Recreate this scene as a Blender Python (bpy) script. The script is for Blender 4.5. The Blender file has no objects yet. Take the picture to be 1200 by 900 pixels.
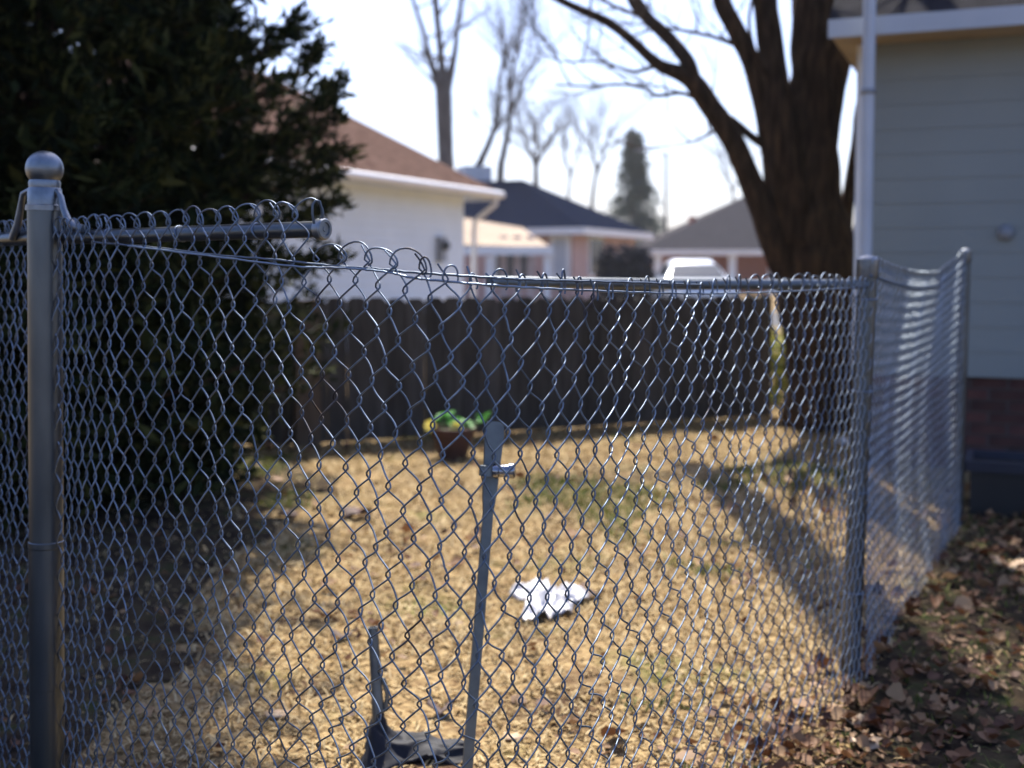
import bpy, math, random
import numpy as np
from mathutils import Vector, Matrix, noise

R = math.radians
random.seed(7)
rng = np.random.default_rng(7)
SC = bpy.context.scene
COL = SC.collection

# ------------------------------------------------------------------ camera, sky, sun, exposure
CAM_H = 1.21
PITCH = R(3.0)
FPX = 1400.0                      # focal length in pixels of a 1200 px wide picture
Y0 = 315.0 + FPX * math.tan(PITCH)
cam_d = bpy.data.cameras.new('camera')
cam = bpy.data.objects.new('camera', cam_d)
COL.objects.link(cam)
cam.location = (0, 0, CAM_H)
cam.rotation_euler = (R(90) - PITCH, 0, 0)
cam_d.sensor_width = 36.0
cam_d.lens = 36.0 * FPX / 1200.0
cam_d.shift_y = -(450.0 - Y0) / 1200.0
cam_d.clip_start = 0.05
cam_d.clip_end = 3000.0
cam_d.dof.use_dof = True
cam_d.dof.focus_distance = 2.12
cam_d.dof.aperture_fstop = 2.9
SC.camera = cam

SUN_EL, SUN_AZ = R(56), R(-2.0)   # azimuth measured from +Y (straight ahead) towards +X
world = bpy.data.worlds.new("World")
SC.world = world
world.use_nodes = True
wn = world.node_tree
wn.nodes.clear()
sky = wn.nodes.new('ShaderNodeTexSky')
sky.sky_type = 'NISHITA'
sky.sun_disc = False
sky.sun_elevation = SUN_EL
sky.sun_rotation = SUN_AZ
sky.air_density = 1.0
sky.dust_density = 2.2
sky.ozone_density = 1.2
bg = wn.nodes.new('ShaderNodeBackground')
bg.inputs['Strength'].default_value = 0.105
wo = wn.nodes.new('ShaderNodeOutputWorld')
tint = wn.nodes.new('ShaderNodeMix')
tint.data_type = 'RGBA'; tint.blend_type = 'MULTIPLY'
tint.inputs['Factor'].default_value = 1.0
tint.inputs['B'].default_value = (0.88, 0.94, 1.20, 1)      # cool white balance of the whole sky
wn.links.new(sky.outputs[0], tint.inputs['A'])
wn.links.new(tint.outputs['Result'], bg.inputs['Color'])
wn.links.new(bg.outputs[0], wo.inputs['Surface'])

sun_d = bpy.data.lights.new('sun', 'SUN')
sun_d.energy = 5.0
sun_d.angle = R(0.55)
sun_d.color = (1.0, 0.93, 0.82)
sun = bpy.data.objects.new('sun', sun_d)
COL.objects.link(sun)
sun_dir = Vector((math.sin(SUN_AZ) * math.cos(SUN_EL), math.cos(SUN_AZ) * math.cos(SUN_EL), math.sin(SUN_EL)))
sun.rotation_euler = (-sun_dir).to_track_quat('-Z', 'Y').to_euler()
sun.location = (0, 30, 40)

SC.view_settings.view_transform = 'Standard'
SC.view_settings.look = 'None'
SC.view_settings.exposure = 1.15
SC.view_settings.gamma = 1.0
SC.cycles.max_bounces = 8
SC.cycles.use_denoising = True

# ------------------------------------------------------------------ helpers
def at(x, y, D):
    """world point seen at pixel (x, y) of the 1200x900 picture, D metres ahead (world +Y)"""
    f = Vector((0, math.cos(PITCH), -math.sin(PITCH)))
    u = Vector((0, math.sin(PITCH), math.cos(PITCH)))
    r = f + Vector((1, 0, 0)) * ((x - 600) / FPX) + u * ((Y0 - y) / FPX)
    r *= D / r.y
    return Vector((0, 0, CAM_H)) + r

def tag(o, label=None, cat=None, group=None, kind=None):
    if label: o['label'] = label
    if cat: o['category'] = cat
    if group: o['group'] = group
    if kind: o['kind'] = kind
    return o

def empty(name, loc, label=None, cat=None, group=None, rz=0):
    o = bpy.data.objects.new(name, None)
    COL.objects.link(o)
    o.location = loc
    o.rotation_euler = (0, 0, rz)
    o.empty_display_size = 0.2
    return tag(o, label, cat, group)

class MB:
    """collects shapes in world coordinates, links them as one mesh object"""
    def __init__(s):
        s.v, s.f, s.sm = [], [], []
    def add(s, vs, fs, smooth=False):
        b = len(s.v)
        s.v.extend([tuple(v) for v in vs])
        s.f.extend([tuple(i + b for i in f) for f in fs])
        s.sm.extend([smooth] * len(fs))
        return s
    def box(s, c, size, rz=0.0, M=None):
        x, y, z = (k / 2 for k in size)
        pts = [Vector(p) for p in ((-x,-y,-z),(x,-y,-z),(x,y,-z),(-x,y,-z),(-x,-y,z),(x,-y,z),(x,y,z),(-x,y,z))]
        Mt = M if M is not None else Matrix.Rotation(rz, 4, 'Z')
        pts = [Mt @ p + Vector(c) for p in pts]
        return s.add(pts, [(0,3,2,1),(4,5,6,7),(0,1,5,4),(1,2,6,5),(2,3,7,6),(3,0,4,7)])
    def prism(s, base, top):
        """closed solid between two equal-length rings"""
        n = len(base)
        vs = list(base) + list(top)
        fs = [tuple(reversed(range(n))), tuple(range(n, 2*n))]
        fs += [(i, (i+1) % n, n + (i+1) % n, n + i) for i in range(n)]
        return s.add(vs, fs)
    def tube(s, pts, rad, sides=8, cap=True, smooth=True, wob=0.0):
        pts = [Vector(p) for p in pts]
        n = len(pts)
        if not hasattr(rad, '__len__'): rad = [rad] * n
        t = [(pts[min(i+1, n-1)] - pts[max(i-1, 0)]).normalized() for i in range(n)]
        ref = Vector((0, 0, 1)) if abs(t[0].z) < 0.9 else Vector((1, 0, 0))
        nn = (ref - t[0] * ref.dot(t[0])).normalized()
        vs, fs = [], []
        for i in range(n):
            nn = (nn - t[i] * nn.dot(t[i]))
            nn = nn.normalized() if nn.length > 1e-6 else t[i].orthogonal().normalized()
            bn = t[i].cross(nn)
            for k in range(sides):
                a = 2 * math.pi * k / sides
                r = rad[i]
                if wob: r *= 1 + wob * noise.noise(Vector((math.cos(a) * 1.8, math.sin(a) * 1.8, i * 0.35)))
                vs.append(pts[i] + (nn * math.cos(a) + bn * math.sin(a)) * r)
        for i in range(n - 1):
            for k in range(sides):
                k2 = (k + 1) % sides
                fs.append((i*sides + k, i*sides + k2, (i+1)*sides + k2, (i+1)*sides + k))
        s.add(vs, fs, smooth)
        if cap:
            s.add(vs[:sides], [tuple(reversed(range(sides)))])
            s.add(vs[-sides:], [tuple(range(sides))])
        return s
    def lathe(s, base, prof, sides=24, axis=(0, 0, 1), smooth=True):
        """prof: (radius, distance along the axis)"""
        ax = Vector(axis).normalized()
        n1 = ax.orthogonal().normalized(); n2 = ax.cross(n1)
        base = Vector(base)
        vs, fs = [], []
        for r, h in prof:
            for k in range(sides):
                a = 2 * math.pi * k / sides
                vs.append(base + ax * h + (n1 * math.cos(a) + n2 * math.sin(a)) * max(r, 1e-5))
        for i in range(len(prof) - 1):
            for k in range(sides):
                k2 = (k + 1) % sides
                fs.append((i*sides + k, i*sides + k2, (i+1)*sides + k2, (i+1)*sides + k))
        return s.add(vs, fs, smooth)
    def build(s, name, mat, parent=None, sharp=None, loc=None):
        m = bpy.data.meshes.new(name)
        o_loc = Vector(loc) if loc is not None else None
        if o_loc is not None and parent is None:
            vs = [tuple(Vector(v) - o_loc) for v in s.v]
        else:
            vs = s.v
        m.from_pydata(vs, [], s.f)
        m.polygons.foreach_set('use_smooth', s.sm)
        m.materials.append(mat)
        if sharp is not None:
            m.set_sharp_from_angle(angle=R(sharp))
        m.update()
        o = bpy.data.objects.new(name, m)
        COL.objects.link(o)
        if parent is not None:
            o.parent = parent
            o.matrix_parent_inverse = world_of(parent).inverted()
        elif o_loc is not None:
            o.location = o_loc
        return o

def world_of(o):
    M = Matrix.LocRotScale(o.location, o.rotation_euler, o.scale)
    if o.parent is not None:
        M = world_of(o.parent) @ o.matrix_parent_inverse @ M
    return M

def quads_object(name, V, F, mat, parent=None, smooth=False):
    """V (n,3) array, F (m,k) array"""
    m = bpy.data.meshes.new(name)
    k = F.shape[1]
    m.vertices.add(len(V)); m.vertices.foreach_set('co', V.astype(np.float32).ravel())
    m.loops.add(F.size); m.loops.foreach_set('vertex_index', F.astype(np.int32).ravel())
    m.polygons.add(len(F)); m.polygons.foreach_set('loop_start', np.arange(0, F.size, k, dtype=np.int32))
    m.polygons.foreach_set('use_smooth', np.full(len(F), smooth))
    m.materials.append(mat)
    m.update(calc_edges=True)
    m.validate()
    o = bpy.data.objects.new(name, m)
    COL.objects.link(o)
    if parent is not None:
        o.parent = parent
        o.matrix_parent_inverse = world_of(parent).inverted()
    return o

# ------------------------------------------------------------------ materials
def mat(name, cols, rough=0.7, metal=0.0, scale=5.0, detail=6.0, bump=0.0, bscale=None, stretch=(1,1,1), island=False, spec=0.5, trans=None, pos=None, bdist=0.01, vary=0.0, rust=None):
    """noise-mixed principled material; cols = list of linear rgb"""
    m = bpy.data.materials.new(name)
    m.use_nodes = True
    nt = m.node_tree
    N, L = nt.nodes, nt.links
    p = N['Principled BSDF']
    p.inputs['Roughness'].default_value = rough
    p.inputs['Metallic'].default_value = metal
    p.inputs['Specular IOR Level'].default_value = spec
    tc = N.new('ShaderNodeTexCoord')
    mp = N.new('ShaderNodeMapping')
    mp.inputs['Scale'].default_value = stretch
    L.new(tc.outputs['Object'], mp.inputs['Vector'])
    nz = N.new('ShaderNodeTexNoise')
    nz.inputs['Scale'].default_value = scale
    nz.inputs['Detail'].default_value = detail
    L.new(mp.outputs[0], nz.inputs['Vector'])
    rp = N.new('ShaderNodeValToRGB')
    e = rp.color_ramp.elements
    n = len(cols)
    while len(e) < n: e.new(0.5)
    for i, c in enumerate(cols):
        e[i].position = (0.3 + 0.4 * i / max(1, n - 1)) if not island else i / max(1, n - 1)
        if pos: e[i].position = pos[i]
        e[i].color = (*c, 1)
    if island:
        g = N.new('ShaderNodeNewGeometry')
        L.new(g.outputs['Random Per Island'], rp.inputs[0])
    else:
        L.new(nz.outputs['Fac'], rp.inputs[0])
    src = rp.outputs[0]
    if rust:
        n3 = N.new('ShaderNodeTexNoise'); n3.inputs['Scale'].default_value = rust; n3.inputs['Detail'].default_value = 9
        L.new(tc.outputs['Object'], n3.inputs['Vector'])
        r3 = N.new('ShaderNodeValToRGB'); r3.color_ramp.elements[0].position = 0.62; r3.color_ramp.elements[1].position = 0.74
        L.new(n3.outputs['Fac'], r3.inputs[0])
        mx3 = N.new('ShaderNodeMix'); mx3.data_type = 'RGBA'; mx3.inputs['B'].default_value = (0.085, 0.055, 0.04, 1)
        L.new(r3.outputs[0], mx3.inputs['Factor']); L.new(src, mx3.inputs['A']); src = mx3.outputs['Result']
        mr = N.new('ShaderNodeMapRange'); mr.inputs['To Min'].default_value = rough; mr.inputs['To Max'].default_value = 0.85
        L.new(r3.outputs[0], mr.inputs['Value']); L.new(mr.outputs[0], p.inputs['Roughness'])
    if vary:
        oi = N.new('ShaderNodeObjectInfo')
        mr2 = N.new('ShaderNodeMapRange'); mr2.inputs['To Min'].default_value = 1 - vary; mr2.inputs['To Max'].default_value = 1 + vary
        L.new(oi.outputs['Random'], mr2.inputs['Value'])
        hs = N.new('ShaderNodeHueSaturation'); L.new(mr2.outputs[0], hs.inputs['Value']); L.new(src, hs.inputs['Color'])
        src = hs.outputs[0]
    L.new(src, p.inputs['Base Color'])
    if bump:
        b = N.new('ShaderNodeBump')
        b.inputs['Strength'].default_value = bump
        b.inputs['Distance'].default_value = bdist
        if bscale:
            n2 = N.new('ShaderNodeTexNoise')
            n2.inputs['Scale'].default_value = bscale
            n2.inputs['Detail'].default_value = 8
            L.new(mp.outputs[0], n2.inputs['Vector'])
            L.new(n2.outputs['Fac'], b.inputs['Height'])
        else:
            L.new(nz.outputs['Fac'], b.inputs['Height'])
        L.new(b.outputs[0], p.inputs['Normal'])
    if trans:
        tr = N.new('ShaderNodeBsdfTranslucent')
        L.new(rp.outputs[0], tr.inputs['Color'])
        mx = N.new('ShaderNodeMixShader')
        mx.inputs[0].default_value = trans
        out = [q for q in N if q.type == 'OUTPUT_MATERIAL'][0]
        L.new(p.outputs[0], mx.inputs[1]); L.new(tr.outputs[0], mx.inputs[2]); L.new(mx.outputs[0], out.inputs['Surface'])
    return m

M = {}
M['wire'] = mat('galvanised_wire', [(0.12,0.15,0.20),(0.19,0.235,0.30)], rough=0.52, metal=1.0, scale=60, vary=0.3, rust=5.0)
M['wire_lit'] = mat('lit_galvanised_wire', [(0.21,0.25,0.30),(0.30,0.345,0.39)], rough=0.55, metal=1.0, scale=60, vary=0.15)  # paler copy of the wire; caught light is put into the colour
M['steel'] = mat('galvanised_steel', [(0.085,0.097,0.11),(0.13,0.145,0.16)], rough=0.33, metal=0.9, scale=14, bump=0.12, bscale=160, stretch=(1,1,0.35), bdist=0.002)
M['cap'] = mat('cast_aluminium', [(0.17,0.19,0.21),(0.26,0.28,0.31)], rough=0.40, metal=1.0, scale=40, bump=0.2, bscale=220, bdist=0.002)
M['dull_steel'] = mat('weathered_steel', [(0.10,0.115,0.13),(0.18,0.20,0.21)], rough=0.45, metal=0.85, scale=20, bump=0.2, bscale=120, bdist=0.002)
M['chrome'] = mat('bright_bolt', [(0.22,0.23,0.27),(0.30,0.31,0.35)], rough=0.12, metal=1.0)
M['bark'] = mat('bark', [(0.022,0.014,0.009),(0.052,0.033,0.021),(0.11,0.064,0.033)], rough=0.95, scale=9, detail=10, bump=0.9, bscale=14, stretch=(3,3,0.5), spec=0.1, bdist=0.03)
M['bark_grey'] = mat('grey_bark', [(0.07,0.06,0.055),(0.15,0.13,0.12)], rough=0.95, scale=4, bump=0.5, stretch=(2,2,0.5), spec=0.1)
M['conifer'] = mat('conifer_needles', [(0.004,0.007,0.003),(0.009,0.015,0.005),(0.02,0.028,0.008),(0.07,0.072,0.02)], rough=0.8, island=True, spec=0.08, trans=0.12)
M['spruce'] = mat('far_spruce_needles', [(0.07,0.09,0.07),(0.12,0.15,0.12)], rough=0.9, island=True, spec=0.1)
M['board'] = mat('weathered_fence_board', [(0.038,0.034,0.031),(0.060,0.053,0.048),(0.088,0.080,0.072)], rough=0.9, scale=7, detail=8, bump=0.5, stretch=(4,4,0.4), spec=0.15, vary=0.28)
M['board_post'] = mat('cedar_post', [(0.09,0.065,0.045),(0.14,0.10,0.07)], rough=0.9, scale=7, bump=0.3, stretch=(4,4,0.4), spec=0.15)
M['siding'] = mat('pale_siding', [(0.225,0.25,0.245),(0.26,0.285,0.275)], rough=0.6, scale=1.2, bump=0.03)
M['white'] = mat('white_paint', [(0.72,0.72,0.72),(0.8,0.8,0.8)], rough=0.5, scale=3)
M['white_siding'] = mat('white_siding', [(0.68,0.75,0.82),(0.74,0.81,0.88)], rough=0.6, scale=2)
M['patio'] = mat('tan_patio_roof', [(0.22,0.15,0.09),(0.28,0.2,0.13)], rough=0.8, scale=4)
M['trim'] = mat('grey_white_trim', [(0.42,0.46,0.52),(0.5,0.54,0.6)], rough=0.45, scale=3)
M['soffit'] = mat('tan_soffit', [(0.36,0.27,0.17),(0.46,0.36,0.24)], rough=0.7, scale=4)
M['roof_brown'] = mat('brown_shingles', [(0.070,0.043,0.035),(0.105,0.067,0.054),(0.14,0.092,0.075)], rough=0.95, scale=6, bump=0.5, bscale=20, spec=0.0, stretch=(1,1,3))
M['roof_blue'] = mat('slate_blue_shingles', [(0.005,0.008,0.019),(0.008,0.012,0.028)], rough=0.95, scale=6, bump=0.4, spec=0.0, stretch=(1,1,3))
M['roof_grey'] = mat('grey_shingles', [(0.045,0.042,0.046),(0.07,0.066,0.07)], rough=0.95, scale=6, bump=0.4, spec=0.0, stretch=(1,1,3))
M['roof_dark'] = mat('black_shingles', [(0.012,0.012,0.016),(0.025,0.025,0.03)], rough=1.0, scale=14, bump=0.5, spec=0.05)
M['pink_brick'] = mat('pink_brick', [(0.40,0.26,0.24),(0.55,0.38,0.35)], rough=0.9, scale=10)
M['red_brick'] = mat('red_brick', [(0.34,0.12,0.08),(0.46,0.18,0.12)], rough=0.9, scale=10)
M['brick'] = mat('dark_red_brick', [(0.045,0.015,0.013),(0.075,0.026,0.022),(0.11,0.045,0.035)], rough=0.9, scale=7, bump=0.4, bscale=60, vary=0.35)
M['mortar'] = mat('mortar', [(0.09,0.08,0.075),(0.12,0.11,0.10)], rough=0.95, scale=30, bump=0.4)
M['glass'] = mat('window_glass', [(0.03,0.04,0.05),(0.05,0.06,0.07)], rough=0.15, spec=0.25)
M['curtain'] = mat('curtain', [(0.4,0.32,0.33),(0.55,0.47,0.48)], rough=0.9, scale=3, stretch=(6,6,0.3))
M['grey_plastic'] = mat('grey_meter', [(0.2,0.22,0.25),(0.28,0.3,0.33)], rough=0.5)
M['car_paint'] = mat('silver_car_paint', [(0.62,0.66,0.70),(0.66,0.70,0.74)], rough=0.28, metal=0.3)
M['rubber'] = mat('tyre_rubber', [(0.02,0.02,0.02),(0.03,0.03,0.03)], rough=0.85)
M['lamp_glass'] = mat('headlight_glass', [(0.7,0.7,0.7),(0.8,0.8,0.8)], rough=0.1)
M['terracotta'] = mat('dark_terracotta', [(0.035,0.011,0.008),(0.06,0.02,0.013)], rough=0.8, scale=12, bump=0.2)
M['leaf_green'] = mat('bright_pot_leaves', [(0.03,0.16,0.03),(0.06,0.28,0.04),(0.10,0.35,0.06)], rough=0.5, island=True, trans=0.35)
M['petal'] = mat('yellow_petals', [(0.75,0.62,0.08),(0.85,0.75,0.2)], rough=0.6, island=True, trans=0.3)
M['dark_hedge'] = mat('dark_hedge', [(0.012,0.014,0.025),(0.02,0.022,0.035)], rough=0.9, island=True, spec=0.1)
M['asphalt'] = mat('asphalt', [(0.045,0.045,0.048),(0.06,0.06,0.062)], rough=0.95, scale=20)
M['paper'] = mat('crumpled_white_plastic', [(0.36,0.37,0.42),(0.50,0.50,0.53)], rough=0.35, scale=9)
M['tarp'] = mat('dark_blue_cloth', [(0.003,0.004,0.009),(0.006,0.008,0.016)], rough=0.7, scale=12, bump=0.3, spec=0.35)
M['blue_rim'] = mat('dull_blue_plastic', [(0.008,0.012,0.028),(0.013,0.018,0.038)], rough=0.5)
M['black_box'] = mat('black_plastic', [(0.008,0.008,0.009),(0.014,0.014,0.015)], rough=0.6)
M['straw'] = mat('straw_grass', [(0.13,0.080,0.032),(0.31,0.215,0.095),(0.47,0.35,0.175),(0.60,0.475,0.27)], rough=0.8, island=True, spec=0.2, trans=0.25)
M['green_grass'] = mat('green_grass', [(0.05,0.065,0.014),(0.10,0.12,0.024),(0.17,0.18,0.042)], rough=0.7, island=True, spec=0.2, trans=0.3)
M['litter'] = mat('dry_leaf_litter', [(0.05,0.018,0.009),(0.11,0.045,0.02),(0.19,0.09,0.04),(0.36,0.23,0.12),(0.08,0.028,0.014)], rough=0.65, island=True, spec=0.3, trans=0.2)
M['leaf_red'] = mat('dark_red_leaf', [(0.03,0.007,0.005),(0.05,0.013,0.008)], rough=0.7, scale=20, trans=0.1)
M['leaf_tan'] = mat('pale_tan_leaf', [(0.42,0.28,0.16),(0.58,0.42,0.27)], rough=0.6, scale=20, trans=0.15)
M['bush'] = mat('sunlit_yellow_green_bush', [(0.10,0.13,0.02),(0.22,0.25,0.04),(0.35,0.34,0.06)], rough=0.7, island=True, trans=0.35)

# ground: one sheet with patchy straw, soil and green
def ground_material():
    m = bpy.data.materials.new('dormant_lawn'); m.use_nodes = True
    nt = m.node_tree; N, L = nt.nodes, nt.links
    p = N['Principled BSDF']; p.inputs['Roughness'].default_value = 0.95
    p.inputs['Specular IOR Level'].default_value = 0.15
    tc = N.new('ShaderNodeTexCoord')
    def nz(s, d=8):
        n = N.new('ShaderNodeTexNoise'); n.inputs['Scale'].default_value = s; n.inputs['Detail'].default_value = d
        L.new(tc.outputs['Object'], n.inputs['Vector']); return n
    def ramp(src, cs):
        r = N.new('ShaderNodeValToRGB'); e = r.color_ramp.elements
        while len(e) < len(cs): e.new(0.5)
        for i, (q, c) in enumerate(cs): e[i].position = q; e[i].color = (*c, 1)
        L.new(src.outputs['Fac'], r.inputs[0]); return r
    straw = ramp(nz(28), [(0.3,(0.10,0.055,0.024)),(0.5,(0.25,0.17,0.08)),(0.7,(0.41,0.30,0.15))])
    patch = ramp(nz(2.4, 5), [(0.52,(0,0,0)),(0.66,(1,1,1))])
    soil = ramp(nz(18), [(0.3,(0.04,0.02,0.012)),(0.7,(0.12,0.07,0.038))])
    gp = ramp(nz(1.6, 4), [(0.56,(0,0,0)),(0.70,(1,1,1))])
    grn = ramp(nz(40), [(0.3,(0.06,0.07,0.015)),(0.7,(0.15,0.16,0.04))])
    a = N.new('ShaderNodeMix'); a.data_type = 'RGBA'
    L.new(patch.outputs[0], a.inputs['Factor']); L.new(straw.outputs[0], a.inputs['A']); L.new(soil.outputs[0], a.inputs['B'])
    b = N.new('ShaderNodeMix'); b.data_type = 'RGBA'
    L.new(gp.outputs[0], b.inputs['Factor']); L.new(a.outputs['Result'], b.inputs['A']); L.new(grn.outputs[0], b.inputs['B'])
    L.new(b.outputs['Result'], p.inputs['Base Color'])
    bp = N.new('ShaderNodeBump'); bp.inputs['Strength'].default_value = 0.8; bp.inputs['Distance'].default_value = 0.02
    L.new(nz(60).outputs['Fac'], bp.inputs['Height']); L.new(bp.outputs[0], p.inputs['Normal'])
    return m
M['ground'] = ground_material()

# ------------------------------------------------------------------ ground
def ground_z(x, y):
    w = max(0.0, 1 - max(0, y - 11) / 4.0) if y < 15 else 0.0
    if y < -6 or abs(x) > 14: w = 0
    return w * (0.022 * noise.noise(Vector((x * 2.1, y * 2.1, 0))) + 0.012 * noise.noise(Vector((x * 7, y * 7, 3))))

xs = np.concatenate([[-900,-300,-100,-40,-20,-14], np.linspace(-7, 8, 151), [14,20,40,100,300,900]])
ys = np.concatenate([[-400,-100,-30,-10], np.linspace(-2, 12, 141), [16,22,30,45,80,160,400,1500]])
GX, GY = np.meshgrid(xs, ys)
GZ = np.array([[ground_z(x, y) for x in xs] for y in ys])
V = np.stack([GX, GY, GZ], -1).reshape(-1, 3)
nx, ny = len(xs), len(ys)
ii, jj = np.meshgrid(np.arange(nx - 1), np.arange(ny - 1))
a = (jj * nx + ii).ravel()
g = quads_object('ground', V, np.stack([a, a + 1, a + nx + 1, a + nx], 1), M['ground'], smooth=True)
g['kind'] = 'structure'
M['soil'] = mat('shade_dark_ground', [(0.016,0.011,0.008),(0.035,0.024,0.016),(0.06,0.045,0.025),(0.035,0.045,0.015)], rough=0.98, scale=9, detail=10, bump=0.9, bscale=45, spec=0.08, bdist=0.02)  # near-black ground colour that carries the depth of the shade
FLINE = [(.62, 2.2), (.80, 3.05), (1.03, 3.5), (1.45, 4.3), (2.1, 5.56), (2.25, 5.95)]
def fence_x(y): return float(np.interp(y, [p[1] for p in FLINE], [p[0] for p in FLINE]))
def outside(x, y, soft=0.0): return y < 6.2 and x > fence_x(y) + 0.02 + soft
def tree_shade(x, y):  # area darkened to stand in for the evergreen's shade
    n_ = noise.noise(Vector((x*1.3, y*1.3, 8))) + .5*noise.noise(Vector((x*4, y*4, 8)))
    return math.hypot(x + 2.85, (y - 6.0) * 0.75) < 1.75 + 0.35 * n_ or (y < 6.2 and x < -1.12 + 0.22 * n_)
def shade_sheet(name, test, x0, x1, y0, y1, st_=0.09):
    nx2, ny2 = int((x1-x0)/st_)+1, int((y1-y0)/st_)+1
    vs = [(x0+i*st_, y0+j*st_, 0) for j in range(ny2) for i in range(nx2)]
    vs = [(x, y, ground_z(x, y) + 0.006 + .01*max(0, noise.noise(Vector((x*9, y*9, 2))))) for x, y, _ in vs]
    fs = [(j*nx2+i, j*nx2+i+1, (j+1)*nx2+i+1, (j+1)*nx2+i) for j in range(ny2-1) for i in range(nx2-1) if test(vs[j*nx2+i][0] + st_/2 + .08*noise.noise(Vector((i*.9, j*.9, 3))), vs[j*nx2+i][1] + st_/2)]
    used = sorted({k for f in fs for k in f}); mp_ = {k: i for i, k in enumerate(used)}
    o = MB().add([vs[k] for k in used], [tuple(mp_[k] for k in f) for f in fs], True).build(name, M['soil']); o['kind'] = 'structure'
shade_sheet('shade_strip', lambda x, y: outside(x, y), 0.5, 7.0, 1.2, 7.0)  # dark sheet right of the fence; shade put into its colour
shade_sheet('shade_patch', tree_shade, -5.4, -0.5, 1.2, 8.6)  # dark sheet painting the evergreen's shade onto the left ground
st = MB().add([(-60, 25, 0.012), (80, 25, 0.012), (80, 33, 0.012), (-60, 33, 0.012)], [(0,1,2,3)]).build('street', M['asphalt'])
st['kind'] = 'structure'
dv = MB().add([(-12, -9, 0.05), (12, -9, 0.05), (12, 1.8, 0.05), (-12, 1.8, 0.05)], [(0,1,2,3)]).build('unseen_dark_sheet', M['asphalt'])  # added out of view to darken reflections in the post and ground bounce
dv['kind'] = 'structure'

# ------------------------------------------------------------------ far buildings
AX = Vector((math.sin(R(24)), math.cos(R(24)), 0))      # street grid: receding to the right
BX = Vector((-math.cos(R(24)), math.sin(R(24)), 0))     # receding to the left
UP = Vector((0, 0, 1))

def hip_roof(mb, c, la, lb, z0, rise, over, ridge_b=True):
    """c = nearest wall corner; the house runs la along AX and lb along BX"""
    p = [c - AX*over - BX*over, c + AX*(la+over) - BX*over, c + AX*(la+over) + BX*(lb+over), c - AX*over + BX*(lb+over)]
    p = [Vector((q.x, q.y, z0)) for q in p]
    if ridge_b:
        h = la / 2 + over
        r0 = p[0] + AX*h + BX*h; r1 = p[3] + AX*h - BX*h
    else:
        h = lb / 2 + over
        r0 = p[0] + AX*h + BX*h; r1 = p[1] - AX*h + BX*h
    r0.z = r1.z = z0 + rise
    low = [q - UP*0.02 for q in p]
    vs = p + [r0, r1] + low
    if ridge_b: fs = [(0,1,4), (1,2,5,4), (2,3,5), (3,0,4,5)]
    else: fs = [(0,1,5,4), (1,2,5), (2,3,4,5), (3,0,4)]
    fs += [(9,8,7,6), (0,6,7,1), (1,7,8,2), (2,8,9,3), (3,9,6,0)]
    mb.add(vs, fs)
    return p

def wall_box(mb, c, la, lb, z0, z1):
    q = [c, c + AX*la, c + AX*la + BX*lb, c + BX*lb]
    mb.prism([Vector((k.x,k.y,z0)) for k in q], [Vector((k.x,k.y,z1)) for k in q])

def edge_bars(mb, pts, z0, z1, out):
    """fascia boards along a closed ring of points"""
    n = len(pts)
    cen = sum((Vector(p) for p in pts), Vector()) / n
    for i in range(n):
        a, b = Vector(pts[i]), Vector(pts[(i+1) % n])
        d = (b - a).normalized(); nrm = Vector((d.y, -d.x, 0))
        if nrm.dot(a - cen) < 0: nrm = -nrm
        a2, b2 = a - d*0.0, b + d*0.0
        base = [a2, b2, b2 + nrm*out, a2 + nrm*out]
        mb.prism([Vector((k.x,k.y,z0)) for k in base], [Vector((k.x,k.y,z1)) for k in base])

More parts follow.
